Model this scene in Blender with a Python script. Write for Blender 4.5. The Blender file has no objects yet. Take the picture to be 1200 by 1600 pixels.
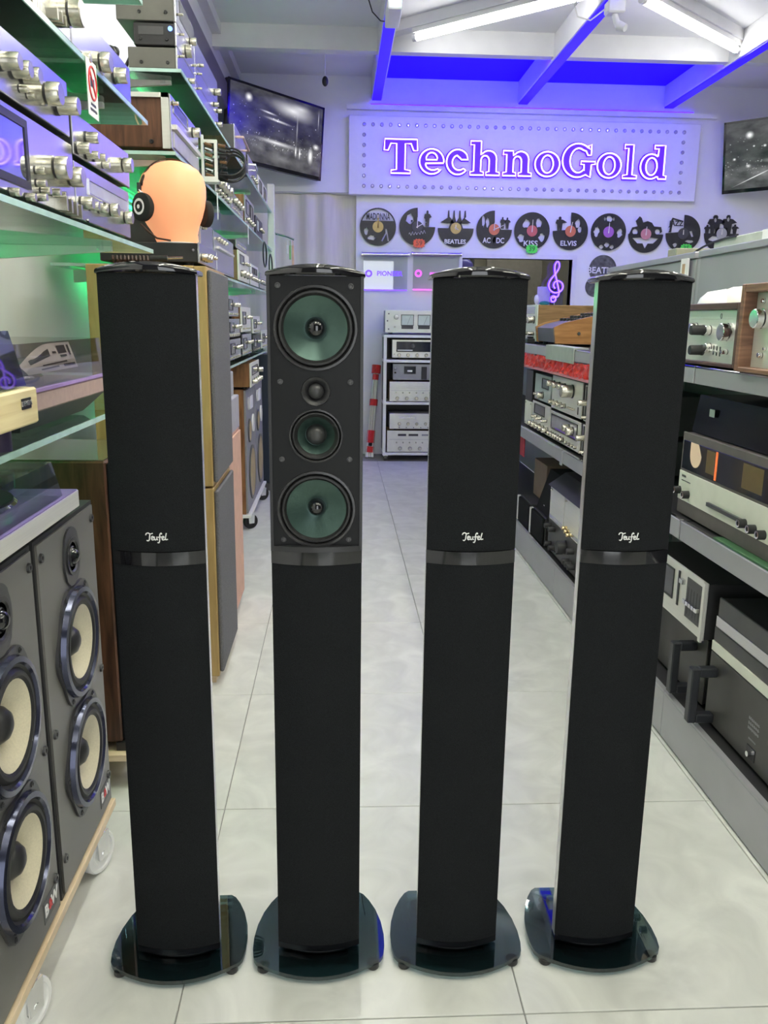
import bpy, bmesh, math, random
from mathutils import Vector, Matrix
random.seed(7)
SC = bpy.context.scene
COL = SC.collection
# ------------------------------------------------------------------ camera
FPX = 1306.0
CAMPOS = Vector((0, 0, 1.165))
def _ray(u, v): return Vector(((u-600)/FPX, -(v-800)/FPX, -1.0))
_Y = _ray(530, 497).normalized()
_Z = -_ray(525, 6450).normalized(); _Z = (_Z-_Y*_Z.dot(_Y)).normalized()
_X = _Y.cross(_Z)
RC = Matrix((_X, _Y, _Z))
cd = bpy.data.cameras.new('camera'); cam = bpy.data.objects.new('camera', cd); COL.objects.link(cam)
cd.sensor_fit = 'VERTICAL'; cd.sensor_height = 24; cd.lens = FPX/1600*24; cd.clip_start = .02
cam.matrix_world = Matrix.Translation(CAMPOS) @ RC.to_4x4()
SC.camera = cam
def PP(u, v, ax, c):
    """measured photo point -> real point on the plane axis=c (metres)"""
    d = RC @ _ray(u, v); t = (c-CAMPOS[ax])/d[ax]
    return CAMPOS+d*t
# ------------------------------------------------------------------ world, exposure
SC.view_settings.view_transform = 'Standard'; SC.view_settings.look = 'None'
SC.view_settings.gamma = 1; SC.view_settings.exposure = 0.42
SC.view_settings.use_curve_mapping = False
wd = bpy.data.worlds.new('world'); SC.world = wd; wd.use_nodes = True
bg = wd.node_tree.nodes['Background']; bg.inputs[0].default_value = (.93, .97, 1, 1); bg.inputs[1].default_value = 2.6
# ------------------------------------------------------------------ materials
MATS = {}
def mat(name, col, rough=.5, metal=0, var=.08, scale=25, stretch=(1, 1, 1), bump=0, bscale=None, emit=None, es=1, coat=0, spec=.5):
    if name in MATS: return MATS[name]
    m = bpy.data.materials.new(name); m.use_nodes = True; MATS[name] = m
    nt = m.node_tree; N = nt.nodes; L = nt.links; b = N['Principled BSDF']
    b.inputs['Roughness'].default_value = rough; b.inputs['Metallic'].default_value = metal
    b.inputs['Specular IOR Level'].default_value = spec
    if coat: b.inputs['Coat Weight'].default_value = coat; b.inputs['Coat Roughness'].default_value = .05
    tc = N.new('ShaderNodeTexCoord'); mp = N.new('ShaderNodeMapping'); mp.inputs['Scale'].default_value = stretch
    L.new(tc.outputs['Object'], mp.inputs[0])
    nz = N.new('ShaderNodeTexNoise'); nz.inputs['Scale'].default_value = scale; nz.inputs['Detail'].default_value = 4
    L.new(mp.outputs[0], nz.inputs['Vector'])
    r = N.new('ShaderNodeValToRGB'); L.new(nz.outputs[0], r.inputs[0])
    r.color_ramp.elements[0].position = .3; r.color_ramp.elements[1].position = .7
    r.color_ramp.elements[0].color = tuple(min(1, c*(1-var)) for c in col)+(1,)
    r.color_ramp.elements[1].color = tuple(min(1, c*(1+var)) for c in col)+(1,)
    L.new(r.outputs[0], b.inputs['Base Color'])
    if bump:
        bp = N.new('ShaderNodeBump'); bp.inputs['Strength'].default_value = bump; bp.inputs['Distance'].default_value = .002
        n2 = N.new('ShaderNodeTexNoise'); n2.inputs['Scale'].default_value = bscale or scale; n2.inputs['Detail'].default_value = 2
        L.new(mp.outputs[0], n2.inputs['Vector']); L.new(n2.outputs[0], bp.inputs['Height']); L.new(bp.outputs[0], b.inputs['Normal'])
    if emit:
        b.inputs['Emission Color'].default_value = emit+(1,); b.inputs['Emission Strength'].default_value = es
    return m
def wood(name, c1, c2, stretch=(6, 6, 60), rough=.4, scale=1.5):
    if name in MATS: return MATS[name]
    m = mat(name, c1, rough, scale=scale, stretch=stretch)
    r = [n for n in m.node_tree.nodes if n.type == 'VALTORGB'][0]
    nz = [n for n in m.node_tree.nodes if n.type == 'TEX_NOISE'][0]; nz.inputs['Detail'].default_value = 8; nz.inputs['Distortion'].default_value = .6
    r.color_ramp.elements[0].color = c1+(1,); r.color_ramp.elements[1].color = c2+(1,)
    r.color_ramp.elements[0].position = .35; r.color_ramp.elements[1].position = .66
    return m
def clear(name, tint, gloss=.12, rough=.02):
    if name in MATS: return MATS[name]
    m = bpy.data.materials.new(name); m.use_nodes = True; MATS[name] = m
    nt = m.node_tree; N = nt.nodes; L = nt.links; N.remove(N['Principled BSDF'])
    t = N.new('ShaderNodeBsdfTransparent'); t.inputs[0].default_value = tint+(1,)
    g = N.new('ShaderNodeBsdfGlossy'); g.inputs[0].default_value = (1, 1, 1, 1); g.inputs['Roughness'].default_value = rough
    f = N.new('ShaderNodeLayerWeight'); f.inputs[0].default_value = .25
    ma = N.new('ShaderNodeMath'); ma.operation = 'MULTIPLY_ADD'; ma.inputs[1].default_value = .75; ma.inputs[2].default_value = gloss*.4
    ma.use_clamp = True
    L.new(f.outputs['Fresnel'], ma.inputs[0])
    x = N.new('ShaderNodeMixShader'); L.new(ma.outputs[0], x.inputs[0]); L.new(t.outputs[0], x.inputs[1]); L.new(g.outputs[0], x.inputs[2])
    L.new(x.outputs[0], N['Material Output'].inputs[0])
    return m
def emis(name, col, s):
    if name in MATS: return MATS[name]
    m = bpy.data.materials.new(name); m.use_nodes = True; MATS[name] = m
    b = m.node_tree.nodes['Principled BSDF']; b.inputs['Base Color'].default_value = tuple(c*.8 for c in col)+(1,)
    b.inputs['Emission Color'].default_value = col+(1,); b.inputs['Emission Strength'].default_value = s
    return m
WALL = mat('white_wall_paint', (.84, .84, .86), .6, var=.02, scale=6, bump=.05, bscale=120)
CEIL = mat('white_ceiling_panel', (.80, .80, .82), .55, var=.02, scale=4)
STEEL = mat('painted_steel_beam', (.70, .70, .72), .4, var=.03, scale=9)
TILE = mat('concrete_look_tile', (.67, .68, .64), .3, var=.13, scale=7, bump=.06, bscale=50, spec=.45)
[n for n in TILE.node_tree.nodes if n.type == 'TEX_NOISE'][0].inputs['Detail'].default_value = 9
[n for n in TILE.node_tree.nodes if n.type == 'TEX_NOISE'][0].inputs['Distortion'].default_value = 1.2
GROUT = mat('grey_grout', (.30, .30, .29), .8)
BLK = mat('satin_black_plastic', (.018, .018, .02), .38, var=.1)
BLKM = mat('matte_black_paint', (.022, .022, .024), .55, var=.1)
GBLK = mat('gloss_black_lacquer', (.006, .006, .008), .06, var=.1, coat=.5)
GRILLE = mat('black_grille_cloth', (.010, .011, .0125), .9, var=.4, scale=700, bump=.5, bscale=700, spec=.15)
DGREY = mat('dark_grey_metal', (.06, .06, .063), .4, var=.1)
MGREY = mat('mid_grey_paint', (.30, .30, .32), .45, var=.05)
SILV = mat('brushed_silver_face', (.66, .66, .68), .24, .95, var=.05, scale=3, stretch=(1, 2, 160))
SILV2 = mat('satin_champagne_face', (.80, .79, .74), .35, .45, var=.04, scale=3, stretch=(1, 2, 160))
KNOB = mat('turned_aluminium_knob', (.56, .54, .45), .27, .9, var=.06, scale=120)
CHROME = mat('polished_chrome', (.85, .85, .86), .1, 1, var=.02)
SIDEAL = mat('silver_lacquer_side', (.72, .72, .75), .16, .55, var=.02)
CREAM = mat('cream_metal_face', (.82, .82, .72), .4, .1, var=.03)
WHITEP = mat('white_plastic', (.86, .86, .84), .4, var=.03)
ROSE = wood('rosewood_veneer', (.050, .020, .011), (.15, .065, .034), (34, 34, 4))
WALN = wood('walnut_veneer', (.16, .065, .026), (.33, .15, .06), (30, 30, 4))
TEAK = wood('teak_veneer', (.27, .12, .038), (.42, .21, .075), (5, 5, 40))
TANW = wood('tan_oak_veneer', (.36, .24, .09), (.47, .32, .13), (30, 30, 3))
ASHW = wood('light_ash_veneer', (.72, .58, .30), (.86, .74, .44), (5, 3, 60))
PLY = wood('pale_plywood', (.70, .54, .34), (.80, .65, .44))
TTBR = mat('rosy_brown_paint', (.42, .30, .27), .45, var=.08, scale=60)
GLASS = clear('green_tinted_glass', (.72, .86, .80), .2)
GEDGE = mat('polished_glass_edge', (.45, .66, .60), .15, var=.1)
SMOKE = clear('smoked_acrylic', (.62, .57, .57), .2)
SMOKED = clear('dark_smoked_acrylic', (.05, .055, .07), .25)
CLEARA = clear('clear_acrylic', (.88, .90, .92), .2)
BASEGL = clear('dark_tinted_glass', (.30, .42, .45), .16, .01)
PAPER = mat('white_paper', (.85, .85, .85), .7, var=.02)
DIAL = mat('dark_dial_glass', (.02, .022, .03), .08, var=.2, coat=.4)
RED = mat('red_plastic', (.62, .035, .04), .4, var=.1)
NEONV = emis('violet_letter_plate', (.10, .012, 1), .62)
NEONG = emis('violet_back_glow', (.14, .015, 1), 9)
NEONT = emis('pink_white_neon_tube', (1, .72, 1), 1.6)
TUBEW = emis('fluorescent_tube_white', (1, 1, .95), 13)
TUBEM = emis('added_fill_tube_bright', (1, 1, .95), 58)  # for the mid-shop tubes added out of view as fill
TUBEN = emis('added_fill_tube_warm_white', (1, .99, .82), 46)  # for the foreground tubes added out of view as fill
LEDB = emis('blue_led_strip', (.02, .0, 1), 45)
LEDBEAM = emis('blue_led_profile', (.022, .0, 1), .75)
LEDG = emis('green_led_strip', (.02, 1, .25), 11)
# ------------------------------------------------------------------ mesh builder
def basis(n):
    n = Vector(n).normalized()
    a = Vector((0, 0, 1)) if abs(n.z) < .9 else Vector((1, 0, 0))
    t = a.cross(n).normalized(); return t, n.cross(t), n
class MB:
    def __init__(s): s.v = []; s.f = []; s.m = []; s.sm = []
    def add(s, vs, fs, m=0, smooth=False):
        o = len(s.v); s.v += [tuple(p) for p in vs]
        for f in fs: s.f.append(tuple(o+i for i in f)); s.m.append(m); s.sm.append(smooth)
        return s
    def box(s, x0, x1, y0, y1, z0, z1, m=0, b=0):
        x0, x1 = min(x0, x1), max(x0, x1); y0, y1 = min(y0, y1), max(y0, y1); z0, z1 = min(z0, z1), max(z0, z1)
        if b <= 0:
            vs = [(x, y, z) for x in (x0, x1) for y in (y0, y1) for z in (z0, z1)]
            return s.add(vs, [(0, 1, 3, 2), (4, 6, 7, 5), (0, 4, 5, 1), (2, 3, 7, 6), (0, 2, 6, 4), (1, 5, 7, 3)], m)
        b = min(b, (x1-x0)*.45, (y1-y0)*.45, (z1-z0)*.45)
        X = (x0, x1); Yy = (y0, y1); Zz = (z0, z1); sg = (1, -1); vs = []; ix = {}
        for i in (0, 1):
            for j in (0, 1):
                for k in (0, 1):
                    for ax in range(3):
                        p = [X[i]+sg[i]*b, Yy[j]+sg[j]*b, Zz[k]+sg[k]*b]; p[ax] = (X[i], Yy[j], Zz[k])[ax]
                        ix[i, j, k, ax] = len(vs); vs.append(p)
        fs = []
        for ax in range(3):
            for e in (0, 1):
                q = []
                for (a, c) in ((0, 0), (1, 0), (1, 1), (0, 1)):
                    id_ = [a, c]; id_.insert(ax, e); q.append(ix[tuple(id_)+(ax,)])
                fs.append(q if (e == 1) == (ax != 1) else q[::-1])
        for ax in range(3):
            o = [a for a in range(3) if a != ax]
            for a in (0, 1):
                for c in (0, 1):
                    k0 = [0, 0, 0]; k0[o[0]] = a; k0[o[1]] = c; k1 = k0[:]; k1[ax] = 1
                    fs.append([ix[tuple(k0)+(o[0],)], ix[tuple(k1)+(o[0],)], ix[tuple(k1)+(o[1],)], ix[tuple(k0)+(o[1],)]])
        for i in (0, 1):
            for j in (0, 1):
                for k in (0, 1): fs.append([ix[i, j, k, 0], ix[i, j, k, 1], ix[i, j, k, 2]])
        return s.add(vs, fs, m)
    def lathe(s, c, axis, prof, seg=20, m=0, ms=None, squash=None):
        """prof: list of (radius, height along axis)"""
        t, u, n = basis(axis); c = Vector(c); rows = []
        o = len(s.v)
        for r, h in prof:
            if r < 1e-6: s.v.append(tuple(c+n*h)); rows.append([len(s.v)-1])
            else:
                row = []
                for i in range(seg):
                    a = 2*math.pi*i/seg; s.v.append(tuple(c+n*h+t*(r*math.cos(a))+u*(r*math.sin(a)))); row.append(len(s.v)-1)
                rows.append(row)
        for k in range(len(rows)-1):
            A, B = rows[k], rows[k+1]; mm = ms[k] if ms else m
            for i in range(seg):
                j = (i+1) % seg
                if len(A) == 1 and len(B) == 1: continue
                if len(A) == 1: f = (A[0], B[i], B[j])[::-1]
                elif len(B) == 1: f = (A[i], A[j], B[0])
                else: f = (A[i], A[j], B[j], B[i])
                s.f.append(f); s.m.append(mm); s.sm.append(True)
        return s
    def cyl(s, p0, p1, r, r1=None, seg=14, m=0):
        p0 = Vector(p0); d = Vector(p1)-p0; l = d.length; r1 = r if r1 is None else r1
        return s.lathe(p0, d, [(0, 0), (r, 0), (r1, l), (0, l)], seg, m)
    def tube(s, pts, r, seg=6, closed=False, m=0):
        pts = [Vector(p) for p in pts]; n = len(pts); o = len(s.v); prev = None
        for i in range(n):
            a = pts[(i-1) % n] if (closed or i > 0) else pts[i]; b = pts[(i+1) % n] if (closed or i < n-1) else pts[i]
            d = b-a; d = d.normalized() if d.length > 1e-9 else Vector((0, 0, 1))
            if prev is None: t, u, _ = basis(d)
            else:
                t = prev-d*prev.dot(d); t = t.normalized() if t.length > 1e-6 else basis(d)[0]; u = d.cross(t)
            prev = t
            for k in range(seg):
                an = 2*math.pi*k/seg; s.v.append(tuple(pts[i]+t*(r*math.cos(an))+u*(r*math.sin(an))))
        for i in range(n if closed else n-1):
            j = (i+1) % n
            for k in range(seg):
                l = (k+1) % seg
                s.f.append((o+i*seg+k, o+i*seg+l, o+j*seg+l, o+j*seg+k)); s.m.append(m); s.sm.append(True)
        if not closed:
            s.f.append(tuple(o+k for k in range(seg))[::-1]); s.m.append(m); s.sm.append(False)
            s.f.append(tuple(o+(n-1)*seg+k for k in range(seg))); s.m.append(m); s.sm.append(False)
        return s
    def prism(s, pts, fn, h0, h1, m=0, mside=None, smooth=False):
        """pts 2D CCW ; fn(a,b,h)->3D"""
        n = len(pts); o = len(s.v)
        s.v += [tuple(fn(a, b, h0)) for a, b in pts]+[tuple(fn(a, b, h1)) for a, b in pts]
        s.f.append(tuple(range(o+n-1, o-1, -1))); s.m.append(m); s.sm.append(False)
        s.f.append(tuple(range(o+n, o+2*n))); s.m.append(m); s.sm.append(False)
        for i in range(n):
            j = (i+1) % n; s.f.append((o+i, o+j, o+n+j, o+n+i)); s.m.append(m if mside is None else mside); s.sm.append(smooth)
        return s
    def grid(s, rows, m=0, smooth=True, closed=False):
        o = len(s.v); nc = len(rows[0])
        for r in rows: s.v += [tuple(p) for p in r]
        for i in range(len(rows)-1):
            for k in range(nc if closed else nc-1):
                l = (k+1) % nc
                s.f.append((o+i*nc+k, o+i*nc+l, o+(i+1)*nc+l, o+(i+1)*nc+k)); s.m.append(m); s.sm.append(smooth)
        return s
    def ell(s, c, rx, ry, rz, nu=16, nv=10, m=0):
        c = Vector(c)
        rows = [[c+Vector((rx*math.sin(p)*math.cos(a), ry*math.sin(p)*math.sin(a), rz*math.cos(p))) for a in [2*math.pi*i/nu for i in range(nu)]] for p in [.02+(math.pi-.04)*j/nv for j in range(nv+1)]]
        return s.grid(rows[::-1], m, True, True)
    def xf(s, M): s.v = [tuple(M @ Vector(p)) for p in s.v]; return s
    def mesh(s, name, mats):
        me = bpy.data.meshes.new(name); me.from_pydata(s.v, [], s.f)
        for mm in (mats if isinstance(mats, (list, tuple)) else [mats]): me.materials.append(mm)
        me.polygons.foreach_set('material_index', s.m); me.polygons.foreach_set('use_smooth', s.sm)
        me.update()
        bm = bmesh.new(); bm.from_mesh(me); bmesh.ops.recalc_face_normals(bm, faces=bm.faces[:]); bm.to_mesh(me); bm.free()
        if any(s.sm): me.set_sharp_from_angle(angle=.7)
        return me
WLOC = {}
def link(name, data, parent=None, loc=(0, 0, 0)):
    o = bpy.data.objects.new(name, data); COL.objects.link(o); o.location = loc; WLOC[o] = Vector(loc)
    if parent is not None:
        o.parent = parent; o.matrix_parent_inverse = Matrix.Translation(-WLOC[parent])
    return o
def part(name, mb, mats, parent, loc=(0, 0, 0)): return link(name, mb.mesh(name, mats) if isinstance(mb, MB) else mb, parent, loc)
def tag(o, label, cat, group=None):
    o['label'] = label; o['category'] = cat
    if group: o['group'] = group
    return o
def thing(name, label, cat, loc, group=None): return tag(link(name, None, None, loc), label, cat, group)
def struct(name, mb, mats, label=None):
    o = part(name, mb, mats, None); o['kind'] = 'structure'
    if label: o['label'] = label; 
    return o
def copy_tree(o, dloc, label, group=None, parent=None):
    def rec(a, p):
        c = a.copy(); COL.objects.link(c)
        if p is not None: c.parent = p; c.matrix_parent_inverse = a.matrix_parent_inverse.copy()
        for ch in a.children: rec(ch, c)
        return c
    r = rec(o, None); r.location = Vector(o.location)+Vector(dloc); WLOC[r] = Vector(r.location)
    r['label'] = label
    if group: r['group'] = group
    return r
_dg = None
def curve_mesh(cu, mats):
    ob = bpy.data.objects.new('tmp', cu); COL.objects.link(ob)
    dg = bpy.context.evaluated_depsgraph_get()
    me = bpy.data.meshes.new_from_object(ob.evaluated_get(dg))
    bpy.data.objects.remove(ob); me.materials.clear()
    for mm in (mats if isinstance(mats, (list, tuple)) else [mats]): me.materials.append(mm)
    return me
TXT = {}
def text(s, size, m, M, parent, ext=.0008, name='lettering', bold=0, sx=1, align='CENTER'):
    """M maps text plane (x right, y up, z out) to world"""
    k = (s, size, m.name, ext, bold, align)
    cu = bpy.data.curves.new('txt', 'FONT'); cu.body = s; cu.size = size; cu.extrude = ext; cu.offset = bold; cu.align_x = align; cu.align_y = 'CENTER'; cu.resolution_u = 3
    me = curve_mesh(cu, m); bpy.data.curves.remove(cu)
    me.transform(M @ Matrix.Diagonal((sx, 1, 1, 1)))
    return link(name, me, parent)
def shape2d(loops, ext, m, M, name, parent):
    """filled outline with holes (even-odd), thickness 2*ext"""
    cu = bpy.data.curves.new('shp', 'CURVE'); cu.dimensions = '2D'; cu.fill_mode = 'BOTH'; cu.extrude = ext
    for lp in loops:
        sp = cu.splines.new('POLY'); sp.points.add(len(lp)-1); sp.use_cyclic_u = True
        for p, q in zip(sp.points, lp): p.co = (q[0], q[1], 0, 1)
    me = curve_mesh(cu, m); bpy.data.curves.remove(cu); me.transform(M)
    return link(name, me, parent)
def frameM(o, r, u):
    """matrix with x->r, y->u, z->r x u at origin o"""
    r = Vector(r); u = Vector(u); n = r.cross(u)
    return Matrix(((r.x, u.x, n.x, o[0]), (r.y, u.y, n.y, o[1]), (r.z, u.z, n.z, o[2]), (0, 0, 0, 1)))
def arc(cx, cy, rx, ry, a0, a1, n=12):
    return [(cx+rx*math.cos(math.radians(a0+(a1-a0)*i/n)), cy+ry*math.sin(math.radians(a0+(a1-a0)*i/n))) for i in range(n+1)]
def circ(cx, cy, r, n=24): return arc(cx, cy, r, r, 0, 360-360/n, n-1)
# ------------------------------------------------------------------ generic hi-fi unit on a shelf
KM = {}
def knob_mesh(r, l, nrm, m, style):
    k = (round(r, 4), round(l, 4), nrm, m.name, style)
    if k not in KM:
        b = MB()
        if style == 'std': b.lathe((0, 0, 0), nrm, [(r*1.08, 0), (r*1.08, l*.12), (r, l*.14), (r*.98, l*.93), (r*.9, l), (0, l)], 18, ms=[1, 1, 0, 0, 0, 0][:5])
        elif style == 'step': b.lathe((0, 0, 0), nrm, [(r*1.0, 0), (r*1.0, l*.38), (r*.86, l*.4), (r*.86, l*.48), (r*.98, l*.5), (r*.96, l*.95), (r*.88, l), (0, l)], 20, ms=[0, 0, 1, 0, 0, 0, 0])
        elif style == 'ring': b.lathe((0, 0, 0), nrm, [(r, 0), (r, l*.95), (r*.85, l), (r*.5, l), (r*.45, l*.93), (0, l*.93)], 16, ms=[0, 0, 2, 1, 1])
        elif style == 'lever': b.cyl((0, 0, 0), Vector(nrm)*l, r*.8, r, 8)
        KM[k] = b.mesh('knob', [m, BLK, CHROME])
    return KM[k]
class Unit:
    def __init__(s, name, label, cat, side, pf, a0, a1, z0, z1, depth, face, body, group=None, ft=.006, feet=True, lip=.002, fname='faceplate'):
        s.side = side; s.pf = pf; s.nrm = {'L': (1, 0, 0), 'R': (-1, 0, 0), 'B': (0, -1, 0)}[side]
        s.a0, s.a1, s.z0, s.z1 = a0, a1, z0, z1
        fz = .010 if feet else 0
        base = s.pt((a0+a1)/2, -depth/2, z0)
        s.root = thing(name, label, cat, base, group)
        b = MB(); s.bx(b, a0+lip, a1-lip, -depth, -ft, z0+fz+lip, z1-lip, 0, .002); part('casing', b, body, s.root)
        if face is not None:
            b = MB(); s.bx(b, a0, a1, -ft, 0, z0+fz, z1, 0, .0015); s.face = part(fname, b, face, s.root)
        if feet:
            for aa in (a0+.05, a1-.05):
                for nn in (-.04, -depth+.04):
                    b = MB(); b.cyl(s.pt(aa, nn, z0), s.pt(aa, nn, z0+fz+lip+.001), .014, seg=10); part('foot', b, BLK, s.root)
    def pt(s, a, n, z):
        if s.side == 'L': return Vector((s.pf+n, a, z))
        if s.side == 'R': return Vector((s.pf-n, a, z))
        return Vector((a, s.pf-n, z))
    def bx(s, b, a0, a1, n0, n1, z0, z1, m=0, bev=0):
        p, q = s.pt(a0, n0, z0), s.pt(a1, n1, z1); b.box(p.x, q.x, p.y, q.y, p.z, q.z, m, bev)
    def az(s, u, v):
        p = PP(u, v, 1 if s.side == 'B' else 0, s.pf); return (p.x if s.side == 'B' else p.y), p.z
    def knob(s, a, z, r=.012, l=.02, m=None, style='std', name='knob'):
        return link(name, knob_mesh(r, l, s.nrm, m or KNOB, style), s.root, s.pt(a, -.0005, z))
    def kp(s, u, v, r=.012, l=.02, m=None, style='std', name='knob'):
        a, z = s.az(u, v); return s.knob(a, z, r, l, m, style, name)
    def row(s, n, a0, a1, z, r=.01, l=.016, m=None, style='std', name='knob'):
        for i in range(n): s.knob(a0+(a1-a0)*i/max(1, n-1), z, r, l, m, style, name)
    def rect(s, name, a0, a1, z0, z1, t, m, bev=.0006, parent=None):
        b = MB(); s.bx(b, a0, a1, -.0004, t, z0, z1, 0, bev); return part(name, b, m, parent or s.root)
    def rp(s, name, u0, v0, u1, v1, t, m):
        a0, z0 = s.az(u0, v0); a1, z1 = s.az(u1, v1); return s.rect(name, a0, a1, z0, z1, t, m)
    def window(s, a0, a1, z0, z1, m=None, fr=BLK, w=.004, name='display_window'):
        f = MB()
        for q in ((a0-w, a0, z0-w, z1+w), (a1, a1+w, z0-w, z1+w), (a0, a1, z0-w, z0), (a0, a1, z1, z1+w)): s.bx(f, q[0], q[1], -.0004, .003, q[2], q[3])
        fo = part('window_frame', f, fr, s.root); s.rect(name, a0, a1, z0, z1, .0012, m or DIAL, parent=fo)
        return fo
    def buttons(s, n, a0, a1, z, w=.008, h=.006, t=.005, m=None):
        for i in range(n):
            c = a0+(a1-a0)*i/max(1, n-1); s.rect('button', c-w/2, c+w/2, z-h/2, z+h/2, t, m or KNOB)
    def meter(s, a0, a1, z0, z1):
        fo = s.window(a0, a1, z0, z1, METER, BLK, name='meter_face')
        b = MB(); c = (a0+a1)/2; w = .0012
        p = [s.pt(c-.001, .002, z0+.004), s.pt(c+(a1-a0)*.28, .002, z1-.006)]
        b.tube(p, .0008, 4); part('needle', b, BLK, fo)
    def screws(s, pts, r=.004):
        for a, z in pts: s.knob(a, z, r, .002, DGREY, 'lever', 'screw')
METER = mat('pale_meter_paper', (.62, .70, .64), .4, var=.05)
LAV = SILV

def ticks(n, w, h, m, M, parent, name='printed_line'):
    """illegible fine print: one row of short bars, read as a single printed line"""
    b = MB(); r_ = random.Random(n); x = -w/2; st = w/n
    b.box(-w/2, w/2, -h*.12, h*.12, 0, .0004)
    for i in range(n): b.box(x+i*st, x+i*st+st*.6, -h*.5*r_.uniform(.6, 1), h*.5, 0, .0004)
    b.xf(M); part(name, b, m, parent)
# ------------------------------------------------------------------ structure
YB = 7.30; ZC = 3.05; XL = -.98; XR = 4.4; YF = -1.6
b = MB(); b.box(XL-.1, XR+.1, YF, YB+1.9, -.06, -.004); floor = struct('floor', b, GROUT)
TX, TY = .5965, .636
tm = MB(); tm.box(-TX/2+.0012, TX/2-.0012, -TY/2+.0012, TY/2-.0012, -.02, 0, 0, .001); tmesh = tm.mesh('tile', TILE)
rt = random.Random(3); i = 0
for ix in range(-2, 7):
    for iy in range(-4, 9):
        cx = .32-TX/2+ix*TX; cy = 1.195-TY/2+iy*TY+TY
        if cx-TX/2 < XL-.4 or cx > XR or cy > YB-.1: continue
        link('tile', tmesh, floor, (cx, cy, 0))
# back wall with an opening through to the office
o0, o1, oz0, oz1 = 1.034, 1.975, .95, 1.672
WX0 = .14
b = MB()
b.box(WX0, o0, YB, YB+.1, 0, ZC+.1); b.box(o1, XR+.1, YB, YB+.1, 0, ZC+.1)
b.box(o0, o1, YB, YB+.1, 0, oz0); b.box(o0, o1, YB, YB+.1, oz1, ZC+.1); b.box(XL-.1, WX0, YB, YB+.1, 2.17, ZC+.1)
struct('wall_back', b, WALL)
b = MB(); b.box(XL-.1, XL, YF, YB+1.9, 0, ZC+.1); struct('wall_left', b, WALL)
b = MB(); b.box(XR, XR+.1, YF, YB+1.9, 0, ZC+.1); struct('wall_right', b, WALL)
b = MB(); b.box(XL-.1, XR+.1, YF, YB+.1, ZC, ZC+.1); struct('ceiling', b, CEIL)
b = MB(); b.box(XL-.1, -.05, YF-.1, YF, 0, ZC+.1); b.box(1.05, XR+.1, YF-.1, YF, 0, ZC+.1); b.box(-.05, 1.05, YF-.1, YF, 2.25, ZC+.1); struct('wall_front', b, mat('dark_shopfront', (.07, .07, .075), .6))
b = MB(); b.box(-.05, -.01, YF-.08, YF-.02, 0, 2.25); b.box(1.01, 1.05, YF-.08, YF-.02, 0, 2.25); b.box(-.01, 1.01, YF-.08, YF-.02, 2.21, 2.25); struct('door_2', b, DGREY)
# office behind the opening
OFF = mat('beige_office_wall', (.62, .58, .44), .6, var=.04, scale=3)
b = MB(); b.box(XL-.1, XR+.1, YB+1.8, YB+1.9, 0, ZC+.1); struct('wall_office', b, OFF)
b = MB(); b.box(XL-.1, XR+.1, YB+.1, YB+1.9, 2.3, 2.4); struct('ceiling_office', b, WALL)
b = MB(); b.box(1.45, 2.0, YB+1.2, YB+1.26, 0, 2.1); struct('door_1', b, mat('grey_brown_door', (.30, .27, .22), .5))
b = MB(); b.box(1.24, 1.28, YB+.9, YB+.94, 0, 2.3); struct('trim_1', b, DGREY)
WFR = mat('white_window_frame', (.80, .79, .84), .4, var=.03)
b = MB(); w = .035
b.box(o0-w, o0, YB-.02, YB+.1, oz0, oz1+w); b.box(o1, o1+w, YB-.02, YB+.1, oz0, oz1+w); b.box(o0, o1, YB-.02, YB+.1, oz1, oz1+w); b.box(o0, o1, YB-.02, YB+.1, oz0-w, oz0)
win = struct('window_1', b, WFR)
b = MB(); b.box(o0, o1, YB+.045, YB+.051, oz0, oz1); part('pane', b, clear('clear_window_glass', (.95, .96, .95), .08), win)
t = thing('tube_light', 'fluorescent tube on the ceiling of the back office', 'light', (1.4, YB+.9, 2.25), 'fluorescent ceiling tubes'); b = MB(); b.cyl((.9, YB+.7, 2.27), (2.1, YB+.7, 2.27), .02); part('tube', b, TUBEW, t); b = MB(); b.box(.9, 2.1, YB+.68, YB+.72, 2.29, 2.30); part('fitting', b, WHITEP, t)
p = thing('desk_lamp', 'small blue glass globe lamp glimpsed through the office window', 'lamp', (1.14, YB+.6, 0))
b = MB(); b.ell((1.14, YB+.6, 1.64), .085, .085, .07); part('globe', b, mat('blue_lamp_glass', (.12, .10, .55), .15), p)
b = MB(); b.cyl((1.14, YB+.6, 0), (1.14, YB+.6, 1.58), .012); b.cyl((1.14, YB+.6, 0), (1.14, YB+.6, .02), .12); part('stem', b, CHROME, p)
# beams
b = MB(); b.box(XL, XR, 6.13, 6.21, 2.905, ZC); struct('trim_2', b, STEEL)
for k, xx in enumerate((.30, 1.49, 2.70)):
    b = MB(); b.box(xx-.045, xx+.045, YF, YB, 2.885, ZC, 0, .004); o = struct('trim_%d' % (3+k), b, STEEL)
    b = MB(); b.box(xx-.036, xx+.036, 3.2, YB, 2.876, 2.886); part('light_strip', b, LEDBEAM, o)
b = MB(); b.box(.2, 2.9, 6.212, 6.232, 2.92, 2.95); o = struct('trim_6', b, STEEL)
b = MB(); b.box(.2, 2.8, 6.232, 6.25, 2.92, 2.95); part('light_strip', b, LEDB, o)
DPUR = mat('dark_violet_steel', (.09, .075, .14), .4, var=.1)
b = MB(); b.box(XL, -.80, YF, YB, 2.62, 2.80, 0, .01); struct('trim_7', b, DPUR)
b = MB(); b.box(XL, -.84, YF, YB, 2.82, 2.98); b.box(XL, -.78, YF, YB, 2.98, ZC); struct('trim_8', b, STEEL)
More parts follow.
